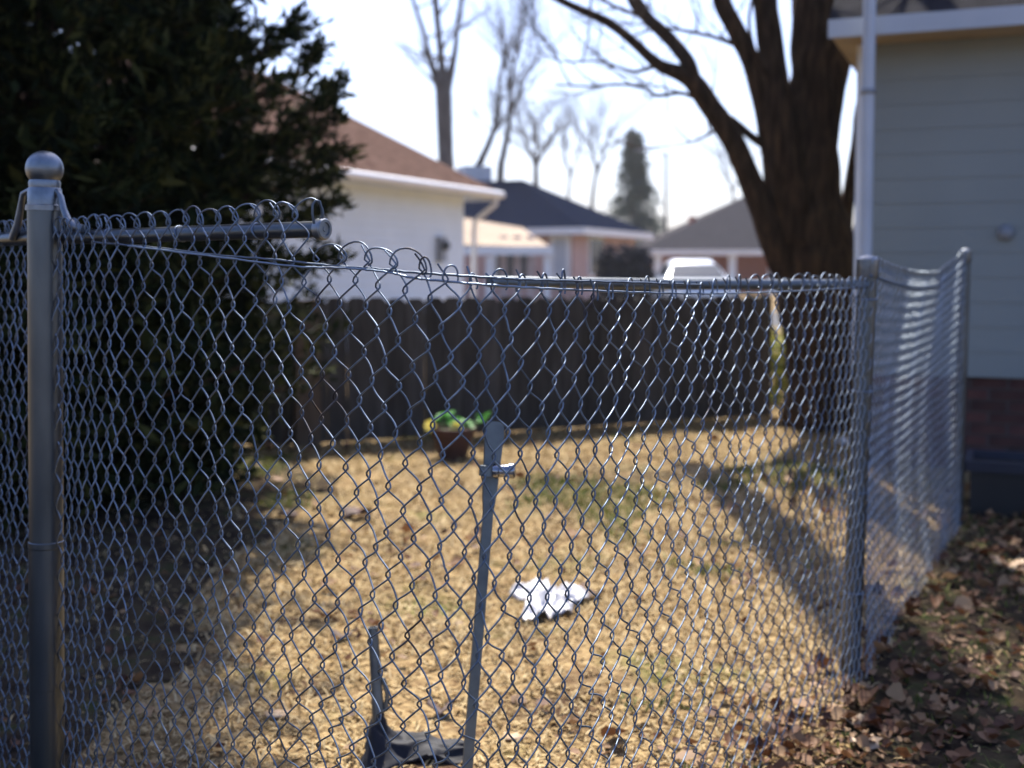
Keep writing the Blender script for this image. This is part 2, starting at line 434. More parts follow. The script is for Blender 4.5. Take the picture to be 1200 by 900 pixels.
# --- white garage with brown hip roof
def garage():
    cz = at(583, 224, 21.2)
    ez = cz.z
    corner_eave = Vector((cz.x, cz.y, 0))
    over = 0.45
    la, lb = 8.0, 4.8
    # far right corner of the building: eave corner minus overhang; nearest (front) corner lies la back along AX
    far = corner_eave - AX*over + BX*over
    c = far - AX*la
    root = empty('garage', c, 'low white sided garage with brown hip roof behind the dark evergreen', 'garage')
    w = MB(); wall_box(w, c, la, lb, 0, ez - 0.06); w.build('wall', M['white_siding'], root)
    for k in range(19):
        z = 0.08 + k * 0.128
        if z + 0.12 > ez - 0.06: break
        b = MB()
        o = -BX
        b.prism([c + AX*0.02 + UP*z + o*0.003, far + UP*z + o*0.003 - AX*0.02, far + UP*z + o*0.022 - AX*0.02, c + AX*0.02 + UP*z + o*0.022],
                [c + AX*0.02 + UP*(z+0.126) + o*0.003, far + UP*(z+0.126) + o*0.003 - AX*0.02, far + UP*(z+0.126) + o*0.006 - AX*0.02, c + AX*0.02 + UP*(z+0.126) + o*0.006])
        b.build('siding_board', M['white_siding'], root)
    r = MB(); p = hip_roof(r, c, la, lb, ez, 1.82, over, ridge_b=False); r.build('roof', M['roof_brown'], root)
    f = MB(); edge_bars(f, p, ez - 0.17, ez - 0.01, 0.03); fo = f.build('fascia', M['trim'], root)
    s = MB(); wall_box(s, c - AX*(over-.01) - BX*(over-.01), la + 2*over-.02, lb + 2*over-.02, ez-0.05, ez - 0.025); s.build('soffit', M['white'], root)
    gt = MB(); gz = ez - 0.06
    gt.tube([p[0] - BX*0.09 + UP*(-0.07), p[1] - BX*0.09 + UP*(-0.07)], 0.065, 8); gt.build('gutter', M['white'], root)
    e = p[1] - BX*0.08 - UP*0.1 - AX*0.25
    ds = MB(); ds.tube([e, e - UP*0.14, e + BX*0.25 - UP*0.32, e + BX*0.40 - UP*0.42, e + BX*0.42 - UP*0.6, Vector((e.x, e.y, 0.1)) + BX*0.42], 0.045, 6)
    ds.build('downspout', M['white'], root)
    mt = far - AX*0.95
    m0 = Vector((mt.x, mt.y, at(530, 292, 20).z)) - BX*0.06
    mb = MB(); mb.box(m0, (0.1, 0.22, 0.42), rz=R(-24)); mo = mb.build('electric_meter', M['grey_plastic'], root)
    MB().lathe(m0 - BX*0.05 + UP*0.06, [(0,0.09),(0.06,0.09),(0.08,0.05),(0.085,0)], 14, axis=-BX).build('dial_cover', M['glass'], mo)
garage()

# --- brick house with slate blue hip roof and a patio cover
def blue_house():
    D = 36.0
    ce = at(683, 266, D); ez = ce.z
    over = 0.5; la, lb = 6.0, 13.0
    c = Vector((ce.x, ce.y, 0)) + AX*over + BX*over
    root = empty('house', c, 'pink brick bungalow with dark slate blue hip roof and patio cover', 'house')
    w = MB(); wall_box(w, c, la, lb, 0, ez - 0.06); w.build('wall', M['pink_brick'], root)
    r = MB(); p = hip_roof(r, c, la, lb, ez, 1.75, over, ridge_b=True); ro = r.build('roof', M['roof_blue'], root)
    f = MB(); edge_bars(f, p, ez - 0.22, ez - 0.01, 0.04); f.build('fascia', M['white'], root)
    # vent box and low dormer near the left end of the ridge
    v = at(556, 204, 42); MB().box(v, (1.0, 0.8, 0.5), rz=R(24)).build('roof_vent', M['trim'], ro)
    # openings on the front (facing the camera = -AX side)
    def opening(x, y0, y1, wpx, kind):
        lo = at(x, y1, D + 1); 
        # position on the wall line c + t*BX
        rx = (x - 600) / FPX
        t = (c.x - rx * c.y) / (rx * BX.y - BX.x)
        pos = c + BX * t
        dist = pos.y
        z0 = CAM_H - (y1 - 315) / FPX * dist; z1 = CAM_H - (y0 - 315) / FPX * dist
        wd = wpx / FPX * dist
        cc = Vector((pos.x, pos.y, (z0+z1)/2)) - AX*0.02
        fr = MB()
        for sx in (-1, 1): fr.box(cc + BX*sx*(wd/2), (0.12, 0.10, z1-z0), rz=R(-24))
        for zz in (z0, z1): fr.box(Vector((cc.x, cc.y, zz)) - AX*0.004, (wd+0.14, 0.10, 0.10), rz=R(-24))
        fo = fr.build(kind, M['white'], root)
        MB().box(cc + AX*0.0, (wd, 0.05, z1-z0), rz=R(-24)).build('pane' if kind == 'window' else 'door_panel', M['glass'] if kind == 'window' else M['trim'], fo)
    opening(657, 278, 330, 20, 'door')
    opening(601, 297, 328, 46, 'window')
    # right side openings (facing right is hidden); window on the AX side seen at x~705
    pc = c + AX*1.9 - BX*0.03
    fr = MB(); fr.box(Vector((pc.x, pc.y, 1.6)), (0.09, 1.3, 1.3), rz=R(-24)); fo = fr.build('window', M['white'], root)
    MB().box(Vector((pc.x, pc.y, 1.6)) - BX*0.04, (0.06, 1.1, 1.1), rz=R(-24)).build('pane', M['glass'], fo)
    # patio cover in front of the wall
    q0 = at(552, 264, 35.0); q1 = at(646, 291, 31.5); 
    tl = at(540, 258, 34.6); tr = at(612, 270, 34.6); bl = at(540, 290, 31.0); br = at(646, 294, 31.0)
    pr = MB(); pr.prism([bl, br, tr, tl], [bl + UP*0.08, br + UP*0.08, tr + UP*0.08, tl + UP*0.08])
    po = pr.build('patio_roof', M['patio'], root)
    fb = MB(); d = (br - bl).normalized()
    fb.box((bl + br)/2 - Vector((0, 0.06, 0.04)), ((br-bl).length + 0.1, 0.06, 0.22)); fb.build('fascia', M['white'], po)
    for px in (573, 641):
        a_ = at(px, 296, 31.1)
        MB().box((a_.x, a_.y, (a_.z-0.1)/2), (0.16, 0.12, a_.z-0.1)).build('post', M['white'], po)
    for k, px in enumerate((590, 606, 622)):
        a_ = at(px, 312, 32.4)
        MB().box((a_.x, a_.y, 1.15), (0.22, 0.05, 1.9)).build('curtain', M['curtain'], po)
blue_house()

# --- grey roofed house with chimney and porch posts
def grey_house():
    D = 56.0
    root = empty('house', (at(840, 315, D).x, D, 0), 'red brick house with grey gable roof, small chimney and white porch posts', 'house')
    e0 = at(748, 293, D); e1 = at(1010, 293, D); top = at(925, 206, D + 5)
    z = e0.z
    w = MB(); w.box(((e0.x+e1.x)/2, D + 4.5, z/2), (e1.x - e0.x - 1.6, 5.2, z)); w.build('wall', M['red_brick'], root)
    back0, back1 = Vector((e0.x, D + 11, z)), Vector((e1.x, D + 11, z))
    t0 = Vector((top.x, D + 5.4, top.z)); t1 = Vector((top.x + 2.5, D + 5.4, top.z))
    r = MB(); f0, f1 = Vector((e0.x, D, z)), Vector((e1.x, D, z))
    r.add([f0, f1, back1, back0, t0, t1], [(0,1,5,4),(1,2,5),(2,3,4,5),(3,0,4),(3,2,1,0)])
    ro = r.build('roof', M['roof_grey'], root)
    ch = at(811, 262, D + 3); MB().box((ch.x, ch.y, ch.z - 0.1), (0.34, 0.4, 0.9)).build('chimney', M['red_brick'], ro)
    MB().box(((f0.x+f1.x)/2, D - 0.03, z - 0.12), (f1.x - f0.x, 0.06, 0.24)).build('fascia', M['white'], root)
    for px in (771, 858, 905):
        a_ = at(px, 300, D + 0.3)
        MB().box((a_.x, a_.y, (z-0.25)/2), (0.34, 0.3, z-0.25)).build('porch_post', M['white'], root)
    for px in (815,):
        a_ = at(px, 312, D + 1.85)
        fo = MB().box((a_.x, a_.y, 1.2), (1.5, 0.1, 1.2)).build('window', M['white'], root)
        MB().box((a_.x, a_.y - 0.04, 1.2), (1.3, 0.06, 1.0)).build('pane', M['glass'], fo)
grey_house()

# --- house on the right: pale siding, brick foundation, dark roof
HD = Vector((-math.cos(R(22)), math.sin(R(22)), 0))   # along its front wall, to the left
HN = Vector((-math.sin(R(22)), -math.cos(R(22)), 0))  # out of the wall, to the camera
def right_house():
    cx = at(1006, 315, 7.35)
    c = Vector((cx.x, cx.y, 0))                         # left front corner of the wall
    Ln = 6.0
    ez = at(1006, 33, 7.0).z
    zs = CAM_H - 125 / FPX * 7.2                        # siding bottom
    root = empty('house', c, 'pale sided house with dark roof and red brick foundation at the right edge', 'house')
    def quad_box(mb, s0, s1, n0, n1, z0, z1):
        q = [c - HD*s0 + HN*n0, c - HD*s1 + HN*n0, c - HD*s1 + HN*n1, c - HD*s0 + HN*n1]
        mb.prism([k + UP*z0 for k in q], [k + UP*z1 for k in q]); return mb
    w = MB(); quad_box(w, 0.01, Ln, -7.0, 0, zs + 0.003, ez - 0.03); w.build('wall', M['siding'], root)
    n = 0; z = zs; hb = 0.148
    while z < ez - 0.05:
        z1 = min(z + hb, ez - 0.04)
        b = MB()
        q0 = [c - HD*0.06 + HN*0.003, c - HD*Ln + HN*0.003, c - HD*Ln + HN*0.012, c - HD*0.06 + HN*0.012]
        q1 = [c - HD*0.06 + HN*0.003, c - HD*Ln + HN*0.003, c - HD*Ln + HN*0.007, c - HD*0.06 + HN*0.007]
        b.prism([k + UP*z for k in q0], [k + UP*(z1-0.001) for k in q1])
        b.build('siding_board', M['siding'], root)
        z += hb
    quad_box(MB(), -0.025, 0.055, -0.08, 0.026, zs, ez - 0.04).build('corner_board', M['white'], root)
    # foundation
    fw = MB(); quad_box(fw, 0.03, Ln, -6.9, -0.022, -0.1, zs - 0.003); fo = fw.build('foundation', M['mortar'], root)
    bm = MB(); bm.box((0, 0, 0), (0.196, 0.06, 0.058)); proto = None
    rows = int((zs + 0.02) / 0.069)
    rot = math.atan2(-HD.y, -HD.x)
    for r_ in range(rows + 1):
        off = 0.105 if r_ % 2 else 0
        zc = zs - 0.036 - r_ * 0.069
        k = 0
        while 0.03 + 0.098 + off + k * 0.21 < 4.3:
            s = 0.03 + 0.098 + off + k * 0.21
            pos = c - HD*s + HN*(-0.040 + random.uniform(-.002, .002)) + UP*zc
            if proto is None:
                proto = bm.build('brick', M['brick'], None); o = proto
            else:
                o = proto.copy(); COL.objects.link(o)
            o.parent = fo
            o.matrix_parent_inverse = world_of(fo).inverted()
            o.location = pos; o.rotation_euler = (0, 0, rot)
            k += 1
    # roof with overhang
    ov = 0.38
    so = 0.15
    e0 = c + HD*so + HN*ov; e1 = c - HD*Ln + HN*ov
    b0 = c + HD*so - HN*7.4; b1 = c - HD*Ln - HN*7.4
    rd0 = c + HD*so - HN*3.5; rd1 = c - HD*Ln - HN*3.5
    h = 2.5
    rf = MB()
    th = 0.06
    vs = [e0+UP*ez, e1+UP*ez, rd1+UP*(ez+h), rd0+UP*(ez+h), b1+UP*ez, b0+UP*ez]
    vs += [v + UP*th for v in vs]
    rf.add(vs, [(0,3,2,1),(3,5,4,2),(6,7,8,9),(9,8,10,11),(0,1,7,6),(5,11,10,4),(0,6,9,3),(3,9,11,5),(1,2,8,7),(2,4,10,8)])
    rf.build('roof', M['roof_dark'], root)
    gb = MB(); q = [c - HD*0.01 - HN*0.0, c - HD*0.01 - HN*7.0]
    gb.add([c + HN*0 + UP*(ez-0.03), c - HN*7.0 + UP*(ez-0.03), c - HN*3.5 + UP*(ez+h-0.15), c - HD*0.1 + UP*(ez-0.03), c - HD*0.1 - HN*7.0 + UP*(ez-0.03), c - HD*0.1 - HN*3.5 + UP*(ez+h-0.15)],
           [(0,1,2),(3,5,4),(0,3,4,1),(1,4,5,2),(2,5,3,0)]).build('gable', M['siding'], root)
    sf = MB()
    q = [c + HD*(so-.01) + HN*(ov-.01), c - HD*Ln + HN*(ov-.01), c - HD*Ln + HN*0.0, c + HD*(so-.01) + HN*0.0]
    sf.prism([k + UP*(ez-0.035) for k in q], [k + UP*(ez-0.012) for k in q])
    sf.build('soffit', M['soffit'], root)
    sr = MB(); q = [c + HD*(so-.01) - HN*0.01, c + HD*0.03 - HN*0.01, c + HD*0.03 - HN*7.0, c + HD*(so-.01) - HN*7.0]
    sr.prism([k + UP*(ez-0.035) for k in q], [k + UP*(ez-0.012) for k in q]); sr.build('soffit', M['soffit'], root)
    ft = MB(); a0 = c + HD*so + HN*ov; a1 = c - HD*Ln + HN*ov
    q = [a0, a1, a1 + HN*0.025, a0 + HN*0.025]
    ft.prism([k + UP*(ez-0.05) for k in q], [k + UP*(ez+0.055) for k in q])
    ft.build('gutter', M['trim'], root)
    q = [c + HD*so + HN*ov, c + HD*(so+.02) + HN*ov, c + HD*(so+.02) + HN*0.0, c + HD*so + HN*0.0]
    # service pipe rising past the eave
    pp = at(1016, 200, 6.85)
    pm = MB(); pm.tube([(pp.x, pp.y, 0.0), (pp.x, pp.y, 1.6), (pp.x, pp.y, 4.2)], 0.036, 14)
    po = pm.build('downpipe', M['trim'], root)
    for zz in (0.9, 2.2):
        MB().lathe((pp.x, pp.y, zz), [(0.036,0),(0.043,0),(0.043,0.03),(0.036,0.03)], 14).build('pipe_clip', M['grey_plastic'], po)
    # small vent on the siding
    vx = 1177; t = None
    rx = (vx - 600) / FPX
    t = (rx * c.y - c.x) / (-HD.x + rx * HD.y)
    vp = c - HD*t + HN*0.03 + UP*(CAM_H + (315-273)/FPX*(c - HD*t).y)
    MB().lathe(vp - HN*0.01, [(0,0.05),(0.03,0.05),(0.045,0.02),(0.05,0)], 14, axis=HN).build('wall_vent', M['grey_plastic'], root)
    return c
RH = right_house()

# low dark box with blue rim against the foundation
def low_box():
    p = Vector((at(1139, 500, 6.0).x, 6.0, 0))
    Mr = Matrix.Rotation(math.atan2(-HD.y, -HD.x), 4, 'Z')
    root = empty('planter_box', p + HD*-0.5, 'low black box with dull blue rim against the brick foundation', 'planter')
    c = p - HD*0.75
    b = MB()
    b.box(c + UP*0.115, (1.5, 0.40, 0.23), M=Mr)
    b.build('box_body', M['black_box'], root)
    r = MB()
    for s in (-1, 1): r.box(c + HN*s*0.20 + UP*0.245, (1.54, 0.035, 0.05), M=Mr)
    for s in (-1, 1): r.box(c + HD*s*0.76 + UP*0.244, (0.035, 0.36, 0.05), M=Mr)
    r.build('rim', M['blue_rim'], root)
low_box()

# ------------------------------------------------------------------ wooden fence
def wood_fence():
    a = Vector((-1.53, 8.05, 0)); b = Vector((2.11, 9.70, 0))
    d = (b - a).normalized(); nrm = Vector((d.y, -d.x, 0))
    L_ = (b - a).length
    root = empty('wooden_fence', a, 'weathered brown board fence along the back of the yard', 'fence')
    n = int(L_ / 0.142)
    rot = math.atan2(d.y, d.x)
    for i in range(n):
        s = (i + 0.5) * L_ / n
        h = 1.01 + random.uniform(-.006, .006) - 0.02 * s / L_
        p = a + d*s
        w = L_ / n - 0.006
        mb = MB()
        x0, x1, t = -w/2, w/2, 0.009
        prof = [(x0, 0.02), (x1, 0.02), (x1, h-0.03), (x1-0.03, h), (x0+0.03, h), (x0, h-0.03)]
        off = random.uniform(-.003, .003)
        front = [p + d*u + UP*z + nrm*(t+off) for u, z in prof]
        back = [p + d*u + UP*z + nrm*(-t+off) for u, z in prof]
        mb.prism(back, front)
        mb.build('board', M['board'], root)
    for z in (0.22, 0.80):
        mb = MB(); q = [a - nrm*0.016, b - nrm*0.016, b - nrm*0.06, a - nrm*0.06]
        mb.prism([k + UP*z for k in q], [k + UP*(z+0.09) for k in q]); mb.build('rail', M['board'], root)
    for s in (0.0, 0.5, 1.0):
        p = a + d*(s*L_) - nrm*0.11
        MB().box(p + UP*0.49, (0.09, 0.09, 0.98), rz=rot).build('post', M['board'], root)
    # second run behind the evergreen
    a2, b2 = Vector((-6.0, 8.75, 0)), a - Vector((0.02, 0, 0))
    d2 = (b2 - a2).normalized(); n2 = Vector((d2.y, -d2.x, 0)); m = int((b2-a2).length / 0.142)
    for i in range(m):
        p = a2 + d2*((i + .5)*(b2-a2).length/m)
        MB().box(p + UP*0.505, (0.1415, 0.018, 0.97 + random.uniform(-.006, .006)), rz=math.atan2(d2.y, d2.x)).build('board', M['board'], root)
    p = a + d*0.12 + nrm*0.09
    MB().box(p + UP*0.5, (0.17, 0.10, 1.0), rz=rot).build('post', M['board_post'], root)['label'] = 'lighter brown end post of the board fence'
wood_fence()

# ------------------------------------------------------------------ trees
def limb_curve(pts, n=6):
    """Catmull-Rom through (Vector, radius)"""
    out = []
    P = [pts[0]] + list(pts) + [pts[-1]]
    for i in range(1, len(P) - 2):
        for k in range(n):
            t = k / n
            def cr(f):
                p0, p1, p2, p3 = (f(P[j]) for j in (i-1, i, i+1, i+2))
                return (p1*2 + (p2-p0)*t + (p0*2-p1*5+p2*4-p3)*t*t + (p1*3-p0-p2*3+p3)*t*t*t) * 0.5
            out.append((cr(lambda q: q[0]), cr(lambda q: q[1])))
    out.append(pts[-1])
    return out

def px_limb(spec, D0, dd=None, n=6):
    """spec: (x, y, width px, depth offset)"""
    pts = []
    for s in spec:
        x, y, w = s[:3]; D = D0 + (s[3] if len(s) > 3 else 0)
        pts.append((at(x, y, D), max(0.004, w * 0.5 / FPX * D)))
    return limb_curve(pts, n)

def twigs(mb, start, direction, length, r, depth, rnd, spread=0.6, up=0.12, sides=4):
    p = Vector(start); d = Vector(direction).normalized()
    segs = 5
    pts, rs = [p.copy()], [r]
    kids = []
    for i in range(segs):
        d = (d + Vector((rnd.uniform(-1,1), rnd.uniform(-1,1), rnd.uniform(-1,1))) * 0.22 + UP*up*0.5).normalized()
        p = p + d * (length / segs)
        pts.append(p.copy()); rs.append(r * (1 - 0.75 * (i+1) / segs))
        if depth > 0 and i >= 1 and rnd.random() < 0.85:
            kids.append((p.copy(), d.copy(), rs[-1]))
    mb.tube(pts, rs, sides, cap=False)
    for kp, kd, kr in kids:
        for _ in range(rnd.choice((1, 1, 2))):
            nd = (kd + Vector((rnd.uniform(-1,1), rnd.uniform(-1,1), rnd.uniform(-.6,1))) * spread).normalized()
            twigs(mb, kp, nd, length * rnd.uniform(0.45, 0.7), kr * 0.75, depth - 1, rnd, spread, up, sides)

def big_tree():
    D = 9.0
    base = at(957, 503, D)
    root = empty('bare_tree', (base.x, base.y, 0), 'massive bare tree with dark brown trunk splitting into many limbs beside the house', 'tree')
    tr = MB()
    spec = [(963, 512, 108), (963, 490, 90), (962, 430, 84), (959, 360, 88), (955, 300, 94), (950, 240, 76), (949, 170, 64), (954, 110, 60), (958, 40, 60), (960, -60, 56, .1), (950, -200, 44, .3), (960, -420, 28, .4), (955, -640, 14, .5)]
    c = px_limb(spec, D)
    tr.tube([q[0] for q in c], [q[1] for q in c], 28, wob=0.16)
    # buttress ribs
    trunk = tr.build('trunk', M['bark'], root)
    limbs = [
        [(935, 330, 50, -.05), (913, 292, 38, -.1), (885, 225, 29, -.15), (859, 165, 26, -.2), (832, 124, 25, -.2), (808, 92, 22, -.2), (772, 76, 14, -.2), (742, 49, 12, -.2), (712, 26, 11, -.2), (664, 4, 9, -.2), (610, -25, 7, -.2), (520, -60, 4, -.2)],
        [(812, 96, 20, -.2), (806, 72, 17, -.2), (780, 41, 16, .0), (757, 19, 15, .25), (742, -6, 18, .5), (748, -40, 22, .8)],
        [(935, 290, 46), (916, 225, 36, -.05), (902, 160, 27, -.1), (894, 120, 24, -.1), (879, 70, 22, -.1), (861, 32, 22, -.1), (846, 0, 21, -.1), (842, -60, 18, -.1), (850, -150, 14, 0), (862, -260, 9, 0)],
        [(935, 280, 55, -.1), (922, 200, 42, -.16), (911, 120, 34, -.16), (904, 60, 31, -.12), (896, 0, 29, -.1), (884, -100, 36), (876, -240, 42), (872, -420, 44), (868, -620, 40), (860, -850, 26), (830, -1100, 14)],
        [(955, 250, 40, -.12), (962, 205, 34, -.12), (968, 150, 32, -.1), (976, 90, 36, -.05), (992, 0, 44), (1030, -120, 30), (1080, -260, 16)],
        [(972, 330, 50, .1), (983, 285, 30, .15), (991, 250, 18, .2), (997, 215, 15, .2), (1005, 165, 15, .2), (1013, 115, 18, .2), (1035, 30, 16, .2), (1080, -60, 10, .2)],
        [(855, 141, 13, -.2), (866, 148, 10, -.15), (878, 158, 10, -.12), (898, 172, 11, -.1)],
    ]
    # three heavy limbs that carry on above the frame and throw the long shadow over the lawn
    s0 = at(748, -40, 9.8); heavy = []
    for (xs_, r0) in (((1.06, 1.06, 1.0, .94, .84), .115), ((1.10, 1.13, 1.10, 1.06, 1.14), .09)):
        w_ = [(s0, .08), (Vector((xs_[0], 9.7, 4.3)), r0), (Vector((xs_[1], 9.3, 5.3)), r0+.015), (Vector((xs_[2], 9.0, 6.6)), r0+.02), (Vector((xs_[3], 8.9, 8.2)), r0+.015), (Vector((xs_[4], 8.9, 9.8)), r0)]
        cc = limb_curve(w_, 5); heavy.append(cc)
        MB().tube([q[0] for q in cc], [q[1] for q in cc], 12, wob=.1).build('limb', M['bark'], root)
    for (a_, b_, r0) in (((1.15, 8.95, 8.6), (2.1, 8.7, 9.3), .11), ((1.13, 8.9, 8.2), (.62, 8.7, 10.0), .10), ((1.33, 8.9, 8.3), (1.75, 9.0, 10.4), .12), ((1.15, 9.0, 9.0), (1.45, 8.6, 10.9), .12), ((1.8, 8.9, 8.0), (2.5, 8.6, 9.9), .10)):
        w_ = [(Vector(a_), r0*.8), (Vector(a_).lerp(Vector(b_), .5) + Vector((0, .1, .1)), r0), (Vector(b_), r0*.6)]
        cc = limb_curve(w_, 5); heavy.append(cc)
        MB().tube([q[0] for q in cc], [q[1] for q in cc], 12, wob=.1).build('limb', M['bark'], root)
    for sp in limbs:
        cc = px_limb(sp, D)
        MB().tube([q[0] for q in cc], [q[1] for q in cc], 14, wob=0.10).build('limb', M['bark'], root)
    small = [
        [(826, 120, 7, -.2), (808, 112, 5, -.2), (795, 109, 5, -.2), (769, 112, 4.5, -.2), (754, 102, 4, -.2), (725, 99, 3.5, -.2), (694, 101, 3, -.2), (649, 99, 2, -.2)],
        [(862, 52, 7, -.1), (845, 46, 5, -.1), (832, 42, 4.5, -.1), (802, 36, 4, -.1), (776, 33, 3, -.1), (740, 42, 2, -.1)],
        [(772, 76, 6, -.2), (740, 84, 4, -.2), (705, 72, 3, -.2), (660, 72, 2, -.2), (630, 60, 1.5, -.2)],
        [(757, 19, 6, -.2), (730, 12, 4, -.2), (700, -5, 3, -.2)],
        [(845, 148, 5, -.2), (815, 165, 2.5, -.2), (780, 172, 1.5, -.2)],
        [(902, 95, 7, -.2), (885, 62, 5, -.25), (878, 20, 4, -.3), (890, -30, 3, -.3)],
    ]
    for sp in small:
        cc = px_limb(sp, D)
        MB().tube([q[0] for q in cc], [q[1] for q in cc], 7).build('branch', M['bark'], root)
    rnd = random.Random(11)
    tw = MB()
    for sp in small[:5] + [limbs[0][7:], limbs[1][3:]]:
        cc = px_limb(sp, D)
        for q, r in cc[3::4]:
            twigs(tw, q, Vector((rnd.uniform(-1,.3), rnd.uniform(-.6,.6), rnd.uniform(-.3,.9))), rnd.uniform(.3,.8), 0.007, 2, rnd)
    for cc in [h_[10:] for h_ in heavy[:2]] + heavy[2:] + [px_limb(sp, D) for sp in (limbs[2][6:], limbs[3][5:], limbs[4][5:])]:
        for q, r in cc[2::3]:
            twigs(tw, q, Vector((rnd.uniform(-1,1), rnd.uniform(-1,1), rnd.uniform(.1,1))), rnd.uniform(.8,1.6), min(r*.5, 0.03), 2, rnd)
    tw.build('twigs', M['bark'], root)['kind'] = 'stuff'
big_tree()

def far_tree(D, stems, label, seed, tw_len=2.5, tw_n=10, wscale=1.0, depth=2, group=None):
    b = at(stems[0][0][0], stems[0][0][1], D)
    root = empty('bare_tree', (b.x, b.y, 0), label, 'tree', group)
    rnd = random.Random(seed)
    tw = MB()
    for i, sp in enumerate(stems):
        sp = [(x, y, w*wscale) for x, y, w in sp]
        if i == 0:
            sp = [(sp[0][0], 315 + CAM_H*FPX/D, sp[0][2]*1.1)] + sp
        cc = px_limb(sp, D)
        MB().tube([q[0] for q in cc], [q[1] for q in cc], 9, wob=0.1).build('trunk' if i == 0 else 'limb', M['bark_grey'], root)
        if i > 0 or len(stems) == 1:
            n = max(1, len(cc) // tw_n)
            for q, r in cc[3::n]:
                twigs(tw, q, Vector((rnd.uniform(-1,1), rnd.uniform(-.6,.6), rnd.uniform(.2,1))), tw_len*rnd.uniform(.5,1), min(r*.55, 0.05), depth, rnd)
    if tw.v: tw.build('twigs', M['bark_grey'], root)['kind'] = 'stuff'
    return root
G = 'bare trees behind the houses'
far_tree(34, [
    [(523, 215, 19), (521, 160, 19), (520, 120, 20), (519, 95, 18)],
    [(520, 110, 17), (512, 92, 12), (504, 70, 7), (497, 40, 6), (487, 10, 5), (478, -20, 4), (465, -70, 2)],
    [(520, 110, 17), (518, 80, 10), (514, 40, 8), (510, 0, 8), (507, -40, 6), (500, -90, 3)],
    [(520, 110, 17), (527, 88, 11), (533, 60, 7), (536, 30, 6), (541, 0, 6), (550, -50, 4), (560, -90, 2)],
], 'tall bare tree with thick trunk forking in three behind the white garage', 3, tw_len=1.8, tw_n=5, depth=1, group=G)
far_tree(44, [
    [(560, 210, 10), (563, 190, 9), (572, 170, 8), (580, 150, 7)],
    [(580, 150, 7), (583, 120, 5), (586, 90, 5), (590, 60, 3), (588, 30, 2)],
    [(572, 165, 5), (580, 155, 4), (592, 140, 3)],
], 'slim crooked bare tree rising just left of the taller slim one, over the blue roof', 5, tw_len=2.0, tw_n=8, group=G)
far_tree(46, [
    [(586, 212, 9), (590, 180, 8), (596, 150, 7), (598, 120, 6)],
    [(598, 120, 6), (600, 90, 5), (606, 60, 4), (613, 30, 3), (616, 0, 2)],
    [(596, 140, 5), (608, 110, 4), (622, 80, 3), (640, 55, 2)],
    [(598, 110, 5), (594, 80, 3), (592, 50, 2)],
], 'slim bare tree with fine twigs above the left part of the blue roof', 6, tw_len=3.0, tw_n=9, group=G)
far_tree(60, [
    [(630, 260, 9), (628, 215, 7), (628, 190, 6)],
    [(628, 195, 5), (618, 170, 4), (608, 150, 2)],
    [(628, 195, 5), (638, 175, 4), (652, 150, 2)],
    [(628, 200, 4), (630, 170, 3), (628, 140, 2)],
], 'small pale bare tree spreading low above the ridge of the blue roof', 8, tw_len=2.6, tw_n=9, group=G)
far_tree(70, [
    [(694, 280, 7), (694, 235, 5), (699, 200, 4)],
    [(699, 200, 4), (694, 175, 3), (690, 145, 2)],
    [(699, 205, 4), (708, 180, 3), (716, 150, 2)],
], 'thin pale bare tree standing between the blue roof and the spruce', 9, tw_len=3.0, tw_n=9, group=G)
far_tree(72, [
    [(668, 280, 6), (666, 235, 4), (668, 205, 3)],
    [(668, 205, 3), (662, 180, 3), (664, 150, 2)],
    [(668, 210, 3), (676, 185, 2), (684, 160, 1.5)],
], 'thin pale bare tree above the right slope of the blue roof', 12, tw_len=2.8, tw_n=9, group=G)
far_tree(85, [
    [(858, 290, 5), (860, 250, 4), (858, 220, 3)],
    [(858, 225, 3), (850, 200, 2), (846, 180, 1.5)],
    [(858, 225, 3), (868, 205, 2), (872, 185, 1.5)],
], 'faint bare tree above the grey roof left of the massive trunk', 14, tw_len=3.0, tw_n=9, group=G)

def conifer_sprays(centers, dirs, size, rnd_, blades=7, thin=0.28):
    """short pointed blades fanned around each spray axis -> V, F(quads as kite)"""
    n = len(centers)
    C = np.repeat(centers, blades, 0); Dv = np.repeat(dirs, blades, 0)
    m = len(C)
    j = rnd_.normal(0, 0.55, (m, 3))
    d = Dv + j; d /= np.linalg.norm(d, axis=1)[:, None]
    s = np.cross(d, rnd_.normal(0, 1, (m, 3))); s /= np.linalg.norm(s, axis=1)[:, None]
    L_ = size * rnd_.uniform(0.6, 1.4, (m, 1))
    C = C + rnd_.normal(0, size * 0.35, (m, 3))
    w = L_ * thin
    V = np.stack([C, C + d*L_*0.5 + s*w*0.5, C + d*L_, C + d*L_*0.45 - s*w*0.5], 1).reshape(-1, 3)
    F = np.arange(m * 4).reshape(-1, 4)
    return V, F

